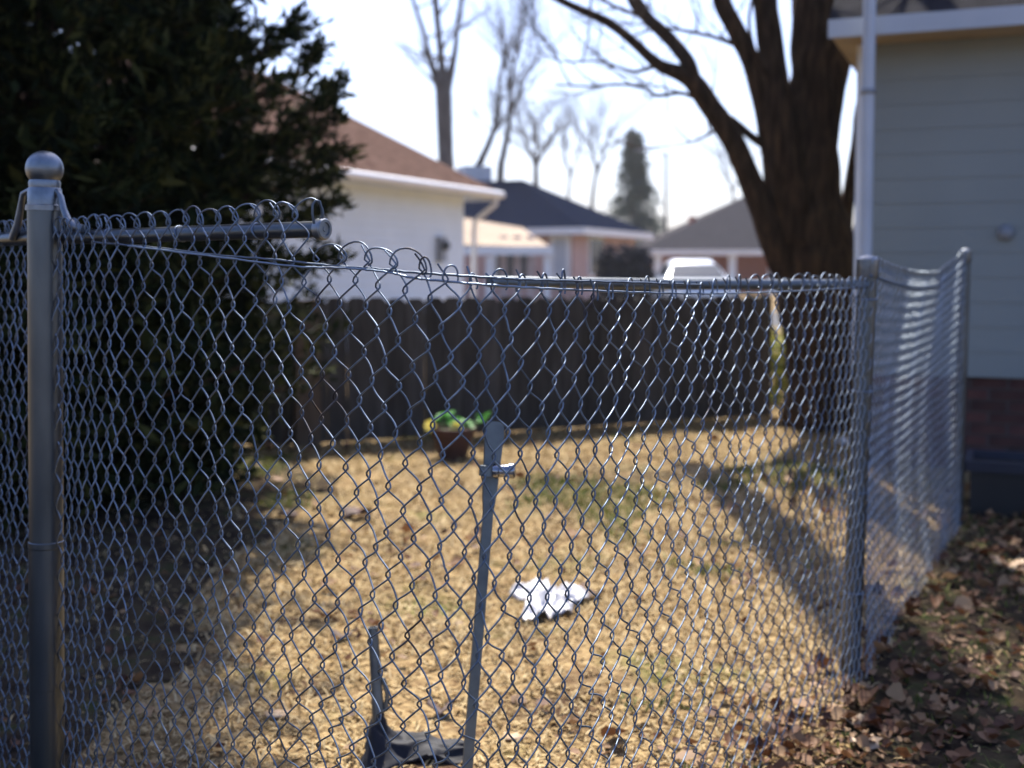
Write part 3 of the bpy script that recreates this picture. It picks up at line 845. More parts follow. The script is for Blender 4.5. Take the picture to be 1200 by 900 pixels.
def evergreen():
    cx, cy = -2.85, 6.5
    root = empty('evergreen_tree', (cx, cy, 0), 'large dense dark evergreen filling the upper left behind the fence', 'tree')
    tr = MB(); tr.tube([(cx, cy, 0), (cx+.05, cy, 2), (cx, cy, 5.5), (cx, cy+.05, 10.4)], [0.19, 0.15, 0.10, 0.03], 10, wob=.1)
    tr.build('trunk', M['bark'], root)
    rn = np.random.default_rng(21)
    cen, dr = [], []
    bm = MB(); cin, din = [], []
    N_ = 1450
    for i in range(26000):          # dense inner sprays
        z = rn.uniform(0.1, 10.3); a_ = rn.uniform(0, 2*math.pi); q_ = (1.45 if z < 3.0 else (1.8 if z < 4.6 else 1.98)) * rn.uniform(.1, 1)**.6 * (1 if z < 8.0 else max(.1, (10.8-z)/3.0))
        cin.append(np.array([cx + math.cos(a_)*q_, cy + math.sin(a_)*q_, z])); dd = rn.normal(0, 1, 3); din.append(dd/np.linalg.norm(dd))
    for i in range(N_):
        z0 = -0.25 + 10.8 * ((i + rn.random()) / N_)
        az = rn.uniform(0, 2*math.pi)
        rad = 1.86 * (0.93 if z0 < 8.0 else max(0.15, (10.8 - z0) / 3.0)) * rn.uniform(0.72, 1.10)
        if z0 > 2.6: rad *= 1.17
        if z0 > 4.6: rad *= 1.08
        # uneven outline: right-hand profile as in the picture
        side = math.cos(az)
        if side > 0.6: rad *= 1.0 + 0.10 * math.sin(z0 * 5.1) + 0.06 * math.sin(z0 * 11.7)
        up = rn.uniform(0.10, 0.55)
        steps = 16
        p = Vector((cx, cy, max(0.1, z0))); d = Vector((math.cos(az), math.sin(az), up)).normalized()
        pts = [p.copy()]
        for k in range(steps):
            d = (d + Vector((rn.normal(0, .06), rn.normal(0, .06), rn.normal(0, .05) + 0.015))).normalized()
            p = p + d * rad / steps
            pts.append(p.copy())
            if k >= 4:
                f = k / steps
                for _ in range(4):
                    q = np.array(p) + rn.normal(0, 0.085 * (1.3 - f), 3)
                    cen.append(q)
                    dd = np.array(d) + rn.normal(0, .5, 3) + np.array([0, 0, .35]); dr.append(dd / np.linalg.norm(dd))
        if i % 3 == 0: bm.tube(pts[::4], [0.02, 0.016, 0.012, 0.008, 0.004][:len(pts[::4])], 4, cap=False)
    # projecting tips seen against the sky and the white wall
    for (x, y, ln, sl) in [(398,95,.30,.9),(408,178,.42,.2),(398,232,.38,.4),(378,55,.3,.8),(392,140,.35,.5),(352,20,.35,.8),(395,300,.3,.1),(385,205,.3,.3)]:
        tip = at(x, y, 6.4); d = Vector((1, -.1, sl)).normalized()
        st_ = tip - d * (ln + .25)
        pts = [st_ + (tip - st_) * (k/6) + Vector((0, 0, 0.03*math.sin(k))) for k in range(7)]
        bm.tube(pts, [0.012, .011, .010, .008, .006, .005, .003], 4, cap=False)
        for k in range(60):
            f = rn.uniform(0, 1) ** .8
            q = st_ + (tip - st_) * f
            cen.append(np.array(q) + rn.normal(0, .035 * (1.25 - f), 3)); dd = np.array(d) + rn.normal(0, .35, 3); dr.append(dd/np.linalg.norm(dd))
    bm.build('boughs', M['bark'], root)
    gaps = [(35,24,9),(52,30,6),(90,64,9),(96,40,6),(70,42,4),(125,105,10),(5,118,6),(33,118,8),(72,146,6),(110,170,7),(112,184,5),(105,196,5),(145,75,6),(130,58,5),(300,80,7),(330,78,6),(318,12,14),(295,4,8)]
    def thin_out(C, Dn):
        C = np.array(C); Dn = np.array(Dn)
        f_ = np.array([0, math.cos(PITCH), -math.sin(PITCH)]); u_ = np.array([0, math.sin(PITCH), math.cos(PITCH)])
        q = C - np.array([0, 0, CAM_H]); zc = q @ f_
        X_ = 600 + FPX*q[:, 0]/zc; Y_ = Y0 - FPX*(q @ u_)/zc
        ok = np.ones(len(C), bool)
        for gx, gy, gr in gaps: ok &= np.hypot(X_-gx, Y_-gy) > gr + 9
        return C[ok], Dn[ok]
    cen, dr = thin_out(cen, dr); cin, din = thin_out(cin, din)
    V_, F_ = conifer_sprays(cen, dr, 0.074, rn, blades=8, thin=0.27)
    V2, F2 = conifer_sprays(np.array(cin), np.array(din), 0.13, rn, blades=7, thin=0.26)
    V_, F_ = np.concatenate([V_, V2]), np.concatenate([F_, F2 + len(V_)])
    o = quads_object('crown', V_, F_, M['conifer'], root); o['kind'] = 'stuff'
evergreen()

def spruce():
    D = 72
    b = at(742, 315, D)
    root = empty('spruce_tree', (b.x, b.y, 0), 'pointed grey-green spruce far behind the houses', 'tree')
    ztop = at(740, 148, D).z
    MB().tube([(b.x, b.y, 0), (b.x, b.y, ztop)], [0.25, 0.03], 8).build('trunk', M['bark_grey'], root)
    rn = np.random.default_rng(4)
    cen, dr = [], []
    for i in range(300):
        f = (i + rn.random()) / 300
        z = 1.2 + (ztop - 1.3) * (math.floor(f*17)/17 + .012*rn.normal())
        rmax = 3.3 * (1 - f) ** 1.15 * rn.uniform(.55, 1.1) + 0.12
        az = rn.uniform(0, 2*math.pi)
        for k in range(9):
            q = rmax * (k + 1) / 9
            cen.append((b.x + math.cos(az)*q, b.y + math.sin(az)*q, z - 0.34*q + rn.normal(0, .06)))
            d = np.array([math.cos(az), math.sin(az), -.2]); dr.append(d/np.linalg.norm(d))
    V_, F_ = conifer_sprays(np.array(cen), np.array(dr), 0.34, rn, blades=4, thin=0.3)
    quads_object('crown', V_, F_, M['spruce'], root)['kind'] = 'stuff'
spruce()

def leaf_cloud(name, c, r, n, size, mat_, seed, parent):
    rn = np.random.default_rng(seed)
    p = rn.normal(0, 1, (n, 3)); p /= np.linalg.norm(p, axis=1)[:, None]
    p = p * (rn.random((n, 1)) ** 0.4) * np.array(r) + np.array(c)
    p[:, 2] = np.maximum(p[:, 2], 0.03)
    d = rn.normal(0, 1, (n, 3)); d /= np.linalg.norm(d, axis=1)[:, None]
    V_, F_ = conifer_sprays(p, d, size, rn, blades=2, thin=0.6)
    return quads_object(name, V_, F_, mat_, parent)

for i, (x, w) in enumerate([(714, 24), (733, 26), (752, 24)]):
    p = at(x, 320, 33.5)
    lab = ['dark rounded shrub nearest the pink brick wall', 'middle one of three dark shrubs left of the parked car', 'dark shrub nearest the parked silver car'][i]
    root = empty('shrub', (p.x, p.y, 0), lab, 'shrub', 'dark shrubs by the pink brick house')
    MB().tube([(p.x, p.y, 0), (p.x, p.y, 1.0)], [0.04, 0.02], 6).build('stem', M['bark_grey'], root)
    leaf_cloud('foliage', (p.x, p.y, 0.95), (w/FPX*33.5*.62, .4, 0.95 + .08*(i%2)), 900, 0.13, M['dark_hedge'], 30+i, root)['kind'] = 'stuff'

p = at(911, 455, 10.6)
root = empty('bush', (p.x, p.y, 0), 'sunlit yellow-green bush in the gap between board fence and trunk', 'bush')
MB().tube([(p.x, p.y, 0), (p.x, p.y, 0.4)], [0.015, 0.008], 6).build('stem', M['bark_grey'], root)
leaf_cloud('foliage', (p.x, p.y, 0.33), (.22, .25, .36), 700, 0.05, M['bush'], 50, root)['kind'] = 'stuff'

# utility pole far away
def utility_pole():
    p = at(780, 280, 62)
    root = empty('utility_pole', (p.x, p.y, 0), 'thin distant pole with a side arm right of the spruce', 'pole')
    zt = at(780, 178, 62).z
    MB().tube([(p.x, p.y, 0), (p.x, p.y, zt)], [0.09, 0.07], 8).build('pole', M['bark_grey'], root)
    MB().tube([(p.x, p.y, zt - .2), (p.x - .5, p.y, zt + .1), (p.x - 1.1, p.y, zt + .12)], 0.035, 6).build('arm', M['bark_grey'], root)
    MB().box((p.x - 1.3, p.y, zt + .08), (0.5, .2, .1)).build('lamp_head', M['grey_plastic'], root)
utility_pole()

# ------------------------------------------------------------------ parked car
def car():
    D = 31.5
    p = at(812, 315, D)
    root = empty('car', (p.x, p.y, 0), 'pale silver car parked in front of the grey roofed house, only roof and windscreen showing', 'car')
    def ring(y, w, z0, z1, r=0.12, tumble=0.0):
        """cross-section rectangle with soft corners; y is the distance behind the nose"""
        hw = w / 2; pts = []
        for sx, sz, a0 in ((1, -1, -90), (1, 1, 0), (-1, 1, 90), (-1, -1, 180)):
            for k in range(4):
                a = R(a0 + 30 * k)
                zz = (z1 - r if sz > 0 else z0 + r) + r * math.sin(a)
                hwz = hw - tumble * (1 if sz > 0 else 0)
                pts.append(Vector((p.x + sx*(hwz - r) + r*math.cos(a), D + y, zz)))
        return pts
    def loft(rings, name, m, parent):
        mb = MB(); n = len(rings[0]); vs = [v for r in rings for v in r]; fs = []
        for i in range(len(rings)-1):
            for k in range(n): fs.append((i*n+k, i*n+(k+1)%n, (i+1)*n+(k+1)%n, (i+1)*n+k))
        fs.append(tuple(reversed(range(n)))); fs.append(tuple(range((len(rings)-1)*n, len(rings)*n)))
        mb.add(vs, fs, True); return mb.build(name, m, parent, sharp=50)
    loft([ring(-2.1, 1.45, .42, .66), ring(-2.0, 1.66, .3, .78), ring(-1.5, 1.78, .25, .88), ring(-.8, 1.8, .25, .96), ring(.8, 1.8, .25, .97), ring(1.9, 1.78, .28, .95), ring(2.2, 1.66, .38, .85)], 'body', M['car_paint'], root)
    roof = [ring(-.78, 1.62, .90, .97, .03), ring(-.15, 1.56, .90, 1.36, .12, .16), ring(.3, 1.54, .90, 1.46, .14, .18), ring(1.1, 1.54, .90, 1.44, .14, .18), ring(1.75, 1.56, .90, 1.1, .08, .08)]
    loft(roof, 'cabin', M['car_paint'], root)
    ws = MB(); z = 0.055
    ws.add([Vector((p.x-.72, D-.74-z, 1.00)), Vector((p.x+.72, D-.74-z, 1.00)), Vector((p.x+.56, D-.17-z, 1.335)), Vector((p.x-.56, D-.17-z, 1.335)),
            Vector((p.x-.72, D-.72, .98)), Vector((p.x+.72, D-.72, .98)), Vector((p.x+.56, D-.15, 1.31)), Vector((p.x-.56, D-.15, 1.31))],
           [(0,1,2,3),(7,6,5,4),(0,4,5,1),(1,5,6,2),(2,6,7,3),(3,7,4,0)])
    ws.build('windscreen', M['glass'], root)
    for s in (-1, 1):
        mb = MB(); mb.add([Vector((p.x+s*.80, D-.45, .99)), Vector((p.x+s*.80, D+1.35, .99)), Vector((p.x+s*.66, D+1.05, 1.32)), Vector((p.x+s*.66, D-.05, 1.32)),
                          Vector((p.x+s*.76, D-.45, .99)), Vector((p.x+s*.76, D+1.35, .99)), Vector((p.x+s*.62, D+1.05, 1.32)), Vector((p.x+s*.62, D-.05, 1.32))],
                         [(0,1,2,3),(7,6,5,4),(0,4,5,1),(1,5,6,2),(2,6,7,3),(3,7,4,0)]); mb.build('side_window', M['glass'], root)
        MB().lathe((p.x+s*.62, D-2.06, .62), [(0,.05),(.09,.045),(.11,0)], 14, axis=(0,-1,0)).build('headlight', M['lamp_glass'], root)
        MB().box((p.x+s*.95, D-.55, 1.0), (.16, .1, .11)).build('mirror', M['car_paint'], root)
        for yy in (-1.35, 1.35):
            w = MB().lathe((p.x+s*.74, D+yy, .32), [(0.2,0),(.30,0),(.32,.03),(.32,.17),(.30,.2),(.2,.2)], 20, axis=(s,0,0)).build('wheel', M['rubber'], root)
            MB().lathe((p.x+s*.74, D+yy, .32), [(0,.19),(.19,.19),(.2,.16),(.2,.02)], 16, axis=(s,0,0)).build('rim', M['trim'], w)
car()

# ------------------------------------------------------------------ chain link fence
XK = [-400, -60, 0, 40, 75, 155, 250, 370, 450, 520, 600, 660, 700, 800, 880, 940, 980, 1012, 1021]
DK = [4.10, 2.86, 2.71, 2.63, 2.555, 2.44, 2.32, 2.165, 2.02, 1.94, 1.95, 2.03, 2.11, 2.42, 2.75, 3.03, 3.22, 3.41, 3.45]
PT_X = [-400, 0, 40, 75, 100, 155, 250, 370, 450, 520, 600, 660, 700, 800, 880, 940, 980, 1012]
PT_T = [6, 9.5, 10, 8.0, 11, 17.5, 20, 27, 31, 31, 27, 22, 19.5, 15.5, 13.5, 11, 8, 6]
PT_B = [6, 9.5, 10, 8.0, 11, 16.5, 19, 26, 29, 31, 29, 28, 26, 20, 15.5, 12, 8.5, 6]
def smooth_interp(x, xp, fp):
    # average of neighbours for a rounded plan curve
    return 0.25*np.interp(x-14, xp, fp) + 0.5*np.interp(x, xp, fp) + 0.25*np.interp(x+14, xp, fp)
grid = np.linspace(-200, 1020, 6000)
def cum(pt):
    d = 1.0 / np.interp(grid, PT_X, pt) * (grid[1]-grid[0]) * 2.0     # two wire columns per diamond
    c = np.cumsum(d); c -= np.interp(75.0, grid, c); return c
cT, cB = cum(PT_T), cum(PT_B)
nR = cT[-1]
cB = np.where(cB > 0, cB * nR / cB[-1], cB)
NL = int(-cT[0]); NR = int(nR)
ZX = [-400, 75, 180, 273, 350, 400, 467, 528, 640, 750, 813, 860, 893, 1012]
ZZ = [1.29, 1.292, 1.298, 1.305, 1.310, 1.310, 1.296, 1.270, 1.258, 1.246, 1.238, 1.243, 1.250, 1.246]
ROWS = 32
POST2 = Vector((at(1021, 315, 3.46).x, 3.46, 0))
P3 = at(1131, 315, 5.56)
POST3 = Vector((P3.x, 5.56, 0))
def pxw(x, z, D):       # plan position for picture column x
    return Vector(((x - 600) / FPX * D, D, z))
def surf(col, m):
    v = m / ROWS
    xT = np.interp(col, cT, grid); xB = np.interp(col, cB, grid)
    x = xT * (1 - v) + xB * v
    n1 = noise.noise(Vector((col*0.16, m*0.13, 1.0)))
    n2 = noise.noise(Vector((col*0.33, m*0.25, 7.0)))
    n3 = noise.noise(Vector((col*0.5, m*0.4, 17.0)))
    edge = min(1.0, max(0.0, (x-70)/60), max(0.0, (1020-x)/60)) if x > 70 else 0.3
    D = float(smooth_interp(x, XK, DK))
    D += (0.045*n1 + 0.018*n2) * edge
    # belly: the middle of the panel hangs a little to the camera, and the lower right flares
    D -= 0.05 * math.sin(math.pi*v) * edge * math.exp(-((x-560)/220)**2)
    pitch = np.interp(x, PT_X, PT_T)
    x = x + (0.17*n3 + 0.25*n2) * pitch
    z = float(np.interp(x, ZX, ZZ)) * (1 - v) + 0.010*n2 + 0.006*n3
    return pxw(x, z, D)
LEN2 = (POST3 - POST2).length
COLS2 = int(LEN2 / 0.031)
def surf2(col, m):
    v = m / ROWS
    t = col / COLS2
    p = POST2.lerp(POST3, t)
    sag = -0.05*math.sin(math.pi*min(1, t*1.05)) * (1-v)
    if t > 0.6: sag += 0.05 * (min(1, t)-0.6)/0.4 * (1-v)
    z = 1.225*(1-v) + sag
    dirv = (POST3-POST2).normalized(); nv = Vector((-dirv.y, dirv.x, 0))
    p = p + nv * math.sin(math.pi*t)**.5 * (0.010*noise.noise(Vector((col*.12, m*.1, 4))) + 0.05*math.sin(math.pi*v)) if 0 < t < 1 else p
    p.z = z + 0.006*noise.noise(Vector((col*.4, m*.4, 9)))
    return p

A_ = 0.663; ACOS = 0.93
WR = 0.0017
def f_tri(t): return math.asin(ACOS * math.cos(math.pi * t)) / math.asin(ACOS)
def wire_path(S, k, m0, m1, loop_h, full_loop=True, step=7, cmax=None, narrow=0.0):
    """zig-zag wire k between knot columns k and k+1 from half-row m0 (top, even) to m1"""
    sgn = 1 if k % 2 == 0 else -1     # even wires sit at the left column on even half-rows
    def pt(col, m, off):
        e = 0.12
        p = S(col, m)
        q = S(col + e, m)
        t = (q - p); t.z = 0
        if t.length < 1e-6: t = Vector((1, 0, 0))
        t.normalize()
        nrm = Vector((t.y, -t.x, 0))       # to the camera side
        return p + nrm * off, nrm
    out = []
    H = 1.3 / ROWS
    if sgn > 0 and full_loop:
        # loop over the next two columns, ending in a small hook
        N_ = 14
        for i in range(N_ + 1):
            th = math.pi + 0.75 - (math.pi + 0.75) * i / N_
            col = k + 1 - 1.163 * math.cos(th)
            if narrow: col = k - 0.163 + narrow * (1 - math.cos(th)) * 0.5
            if cmax is not None: col = min(col, cmax)
            p, nrm = pt(col, m0, 0.004 * math.cos(th))
            s = math.sin(th)
            p.z += loop_h * (s if s > 0 else s*0.5)
            out.append(p)
    else:
        # short hooked end
        for t in (-0.55, -0.35, -0.18):
            col = k + 0.5 - sgn * A_ * f_tri(t)
            p, nrm = pt(col, m0 + t, WR * 1.3)
            out.append(p)
    n = (m1 - m0) * step
    for i in range(1 if sgn > 0 and full_loop else 0, n + 1):
        t = i / step
        m = m0 + t
        col = k + 0.5 - sgn * A_ * f_tri(t)
        g = math.tanh(1.3 * math.sin(math.pi * t)) * sgn
        p, nrm = pt(col, m, -0.0052 * g)
        out.append(p)
    return out

FENCE = empty('chain_link_fence', (at(55, 500, 2.6).x, 2.6, 0), 'sagging galvanised chain link fence bulging across the foreground', 'fence')
rnd = random.Random(5)
for k in range(-NL + 2, NR - 1):
    xk = float(np.interp(k, cT, grid))
    m0 = 0 if xk < 352 else 2
    nw = 0.0
    if xk < 490: h = 0.027 + rnd.uniform(-.002, .002)
    elif xk < 870:
        h = 0.024 + rnd.uniform(-.008, .006); nw = rnd.uniform(0.7, 1.3)
    else: h = 0.022 + rnd.uniform(-.003, .003)
    if xk > 60 or xk < 30:
        mb = MB().tube(wire_path(surf, k, m0, ROWS, h, narrow=nw), WR, 6, cap=False)
        mb.build('mesh_wire', M['wire_lit' if xk > 975 else 'wire'], FENCE)  # paler wire colour imitates the light caught near the corner
for k in range(0, COLS2):
    mb = MB().tube(wire_path(surf2, k, 0, ROWS, 0.026, step=5, cmax=COLS2), WR, 5, cap=False)
    mb.build('mesh_wire', M['wire_lit'], FENCE)

# near post
def near_post():
    top = at(52.5, 262, 2.6); bot = at(55.5, 900, 2.6)
    ax = (top - bot).normalized()
    t0 = bot - ax * ((bot.z) / ax.z)
    Hh = (top - t0).length
    r = 0.0365
    z2 = Hh
    def hz(y): return (at(53, y, 2.6).z) / ax.z
    e_ = .0006
    prof = [(0, 0), (r, 0), (r, hz(805)-e_), (r, hz(805)), (r+.0006, hz(804)), (r+.0006, hz(804)+e_), (r+.0006, hz(640)-.002-e_), (r+.0006, hz(640)-.002), (r+.0016, hz(640)), (r+.0016, hz(640)+e_), (r+.0016, hz(634)-e_), (r+.0016, hz(634)), (r-.0004, hz(633)), (r-.0004, hz(633)+e_), (r-.0004, hz(400)), (r-.0004, hz(247)), (0, hz(247))]
    post = MB().lathe(t0, prof, 40, axis=ax).build('terminal_post', M['steel'], FENCE, sharp=35)
    # ball cap
    cb = hz(198); rb = 0.0395
    cp = [(r+.0035, hz(247)), (r+.0035, hz(243)), (r-.001, hz(242)), (r-.001, hz(222)), (r-.004, hz(220)), (r-.003, hz(214.5)), (rb*.80, cb - rb*.62)]
    cp += [(rb*math.cos(R(a)), cb + rb*math.sin(R(a))) for a in range(-38, 91, 8)] + [(0, cb+rb)]
    MB().lathe(t0, cp, 40, axis=ax).build('ball_cap', M['cap'], post, sharp=40)
    MB().lathe(t0, [(r+.001, hz(246)-.001), (r+.003, hz(246)), (r+.003, hz(241)), (r+.001, hz(240))], 40, axis=ax).build('cap_ring', M['cap'], post, sharp=35)
    # straps down to the rails
    zr = at(80, 277, 2.58).z
    for s in (1, -1):
        tc = t0 + ax * hz(226)
        a0 = tc + Vector((s*(r+.001), -0.004, 0.0))
        if s > 0: pts = [at(58, 223, 2.585), at(67, 224, 2.585), at(71, 230, 2.58), at(74, 245, 2.57), at(79, 258, 2.56), at(88, 266, 2.55), at(98, 268, 2.54)]
        else: pts = [at(48, 222, 2.585), at(34, 223, 2.60), at(27, 227, 2.61), at(24, 245, 2.62), at(21, 262, 2.63), at(17, 274, 2.64), at(14, 280, 2.645)]
        MB().tube(pts, [.005, .006, .0065, .0075, .009, .010, .008], 10).build('rail_strap', M['cap'], post)
    return t0, ax
near_post()

# top rail stub still on the post, and its left-hand neighbour
ra = at(66, 278, 2.6); rb_ = at(377, 268, 2.205)
d = (rb_ - ra).normalized()
off = Vector((0, 0.022, 0))
rail = MB().tube([ra + off, ra.lerp(rb_, .35) + off - UP*.001, ra.lerp(rb_, .7) + off, rb_ + off], 0.0155, 20).build('top_rail', M['steel'], FENCE, sharp=40)
MB().lathe(rb_ + off - d*0.014, [(.0157,0),(.0195,.001),(.0205,.004),(.0205,.016),(.018,.019),(.013,.019),(.012,.016),(.005,.016),(.004,.0175),(0,.0175)], 28, axis=d).build('rail_end_cap', M['cap'], rail, sharp=35)
# wire clip over the end of the rail
cl = [at(368, 262, 2.17), at(366, 250, 2.165), at(366.5, 240, 2.165), at(370, 234.5, 2.165), at(374.5, 236, 2.168), at(377, 245, 2.17), at(378, 256, 2.175)]
MB().tube(cl, 0.0024, 8).build('wire_clip', M['wire'], rail)
for f_ in (.22, .5, .78):
    q = ra.lerp(rb_, f_) + off
    MB().lathe(q, [(.0155,-.002),(.0178,-.0018),(.0185,0),(.0178,.0018),(.0155,.002)], 18, axis=d + Vector((0,0,.35))).build('tie_wire', M['wire'], rail)
la = at(40, 279, 2.62); lb = Vector((la.x - 1.15, la.y + 1.02, la.z))
MB().tube([la, la.lerp(lb, .5), lb], 0.0155, 20).build('top_rail', M['steel'], FENCE, sharp=40)
# top rail from the corner post, ending free behind the mesh
ca = at(1020, 333, 3.5); cb_ = at(572, 330, 3.02)
rl = MB().tube([ca, ca.lerp(cb_, .5) - UP*.004, cb_], 0.0145, 16).build('top_rail', M['dull_steel'], FENCE, sharp=40)
# tension wires
def tension(pts, r, amp=0.0005):
    c = limb_curve([(at(x, y, D), r) for x, y, D in pts], 8)
    MB().tube([q[0] + Vector((0, 0, amp*math.sin(i*2.1))) for i, q in enumerate(c)], r, 6).build('tension_wire', M['wire'], FENCE)
tension([(110, 284, 2.50), (180, 290, 2.40), (255, 299, 2.30), (320, 304, 2.21), (385, 311, 2.12), (440, 315, 2.03), (480, 319, 1.97), (540, 323, 1.93), (600, 327, 1.94), (660, 329, 2.01), (740, 331, 2.2), (820, 334, 2.5)], .0021)
tension([(150, 288, 2.43), (255, 301, 2.29), (345, 312, 2.17), (400, 314, 2.08), (430, 316, 2.03), (460, 320, 1.98), (480, 325, 1.965), (505, 328, 1.94), (560, 333, 1.925), (620, 337, 1.95), (680, 340, 2.06), (760, 343, 2.27), (840, 344, 2.58), (910, 342, 2.88), (970, 339, 3.16), (1015, 335, 3.46)], .0020)
tt = [POST2 + (POST3-POST2)*t + Vector((0.0, 0, 1.19 - 0.05*math.sin(math.pi*min(1, t*1.05)) + (0.05*(t-.6)/.4 if t > .6 else 0))) for t in np.linspace(0, 1, 14)]
dirv = (POST3-POST2).normalized(); nv = Vector((-dirv.y, dirv.x, 0))
MB().tube([q for q in tt], .004, 6).build('tension_wire', M['wire'], FENCE)

def line_post(base, h, r, lean, label):
    topp = Vector((base.x + lean[0], base.y + lean[1], h))
    ax = (topp - base).normalized(); hh = (topp - base).length
    p = MB().lathe(base, [(0,0),(r,0),(r,hh),(0,hh)], 28, axis=ax).build('line_post', M['steel'], FENCE, sharp=35)
    MB().lathe(base, [(r+.003,hh-.05),(r+.004,hh-.048),(r+.004,hh+.002),(r*.8,hh+.012),(0,hh+.016)], 28, axis=ax).build('post_cap', M['cap'], p, sharp=40)
    return p
pb = Vector((POST2.x - .03, POST2.y + 0.05, 0))
p2 = line_post(pb, 1.235, 0.0285, (0.035, 0), '')
# tie wires round the corner post
for zz in (0.25, 0.55, 0.85, 1.12):
    q = pb + Vector((0.035*zz/1.235, 0, zz))
    MB().lathe(q, [(.0285,-.003),(.033,-.002),(.033,.002),(.0285,.003)], 16).build('tie_wire', M['wire'], p2)
line_post(POST3 + Vector((-0.005, 0.02, 0)), 1.29, 0.024, (0.012, 0), '')

# ------------------------------------------------------------------ leaning steel stake with clamp
def stake():
    top = at(581, 494, 2.62); bot = at(541, 935, 2.45); bot.z = 0.0
    bot = Vector((at(541, 935, 2.5).x, 2.5, -0.02))
    root = empty('steel_stake', (bot.x, bot.y, 0), 'long leaning steel channel stake with a bolted clamp, behind the mesh', 'stake')
    ax = (top - bot).normalized(); L_ = (top - bot).length
    side = Vector((1, 0.15, 0)); side = (side - ax*side.dot(ax)).normalized(); fr = ax.cross(side)
    w0, w1 = 0.011, 0.013
    def sec(p, w, dp, t=.003):
        pr = [(-w, 0), (w, 0), (w, dp), (w - t, dp), (w - t, t), (-w + t, t), (-w + t, dp), (-w, dp)]
        return [p + side*u + fr*v for u, v in pr]
    s0 = sec(bot, w0, .016); s1 = sec(bot + ax*(L_*.78), w0, .016)
    mb = MB(); n = 8
    rings = [s0, s1, sec(bot + ax*(L_*.82), .015, .017), sec(bot + ax*(L_*.97), .021, .018), sec(bot + ax*L_, .018, .016)]
    vs = [v for r in rings for v in r]; fs = []
    for i in range(len(rings)-1):
        for k in range(n): fs.append((i*n+k, i*n+(k+1)%n, (i+1)*n+(k+1)%n, (i+1)*n+k))
    fs += [(0,7,6,5),(0,5,4,1),(1,4,3,2)]; o = (len(rings)-1)*n
    fs += [(o,o+5,o+6,o+7),(o,o+1,o+4,o+5),(o+1,o+2,o+3,o+4)]
    mb.add(vs, fs); mb.build('stake_shaft', M['dull_steel'], root)
    q = at(573, 552, 2.585)
    ring = MB(); a0 = q - ax*.012
    ring.lathe(a0, [(.017,0),(.0215,.001),(.0215,.023),(.017,.024)], 20, axis=ax).build('clamp_band', M['dull_steel'], root, sharp=40)
    b = MB(); s = Vector((1, -.1, .02)).normalized()
    b.lathe(at(578, 552, 2.57), [(0,0),(.014,0),(.0165,.004),(.0165,.012),(.014,.014),(.014,.034),(.017,.035),(.017,.045),(.014,.048),(0,.048)], 16, axis=s)
    b.build('clamp_bolt', M['chrome'], root, sharp=35)
stake()

def short_stake():
    bot = Vector((at(447, 905, 2.92).x, 2.92, -0.02)); top = at(437, 735, 2.95)
    root = empty('steel_stake', (bot.x, bot.y, 0), 'short dark pipe stub standing in the dark blue cloth', 'stake')
    ax = (top - bot).normalized(); L_ = (top - bot).length
    MB().lathe(bot, [(0,0),(.0155,0),(.0155,L_*.45),(.0145,L_*.47),(.013,L_),(.010,L_),(.010,L_-.02),(0,L_-.02)], 20, axis=ax).build('pipe', M['dull_steel'], root, sharp=35)
    MB().tube([bot + ax*L_*.38 + Vector((.018, 0, 0)), bot + ax*L_*.5 + Vector((.026,0,0)), bot + ax*L_*.62 + Vector((.018,0,0))], .006, 8).build('side_lug', M['dull_steel'], root)
short_stake()

def cloth():
    # crumpled dark cloth draped at the foot of the short pipe and trailing right
    path = [(432, 884, 3.0, .05), (450, 868, 3.0, .10), (470, 880, 3.0, .06), (495, 893, 2.98, .03), (520, 897, 2.96, .025), (548, 906, 2.94, .02)]
    base = at(450, 900, 2.95)
    root = MB()
    nx_, ny_ = 46, 22
    vs, fs = [], []
    for i in range(nx_):
        u = i / (nx_-1)
        cx = np.interp(u, np.linspace(0, 1, 6), [at(p[0], 880, 2.95).x for p in path])
        hgt = np.interp(u, [0, .12, .25, .45, .7, 1], [.06, .115, .075, .05, .045, .03])
        wd = np.interp(u, [0, .2, .5, 1], [.10, .12, .07, .05])
        cy = 2.93 - 0.03*u
        for j in range(ny_):
            v = j / (ny_-1) * 2 - 1
            n1 = noise.noise(Vector((u*3.2, v*2.4, 3)))
            n2 = noise.noise(Vector((u*5, v*4, 5)))
            z = hgt * (1 - abs(v)**1.6) * (0.8 + 0.5*n1) + 0.014*n2 + 0.006
            vs.append((cx + 0.02*n2, cy + v*wd + 0.02*n1, max(0.001, z) + ground_z(cx, cy)))
    for i in range(nx_-1):
        for j in range(ny_-1):
            fs.append((i*ny_+j, (i+1)*ny_+j, (i+1)*ny_+j+1, i*ny_+j+1))
    root.add(vs, fs, True)
    o = root.build('cloth', M['tarp'], None, loc=(base.x, 2.93, 0))
    md = o.modifiers.new('thick', 'SOLIDIFY'); md.thickness = 0.004
    tag(o, 'crumpled dark blue cloth lying at the foot of the short pipe stub', 'cloth')
cloth()

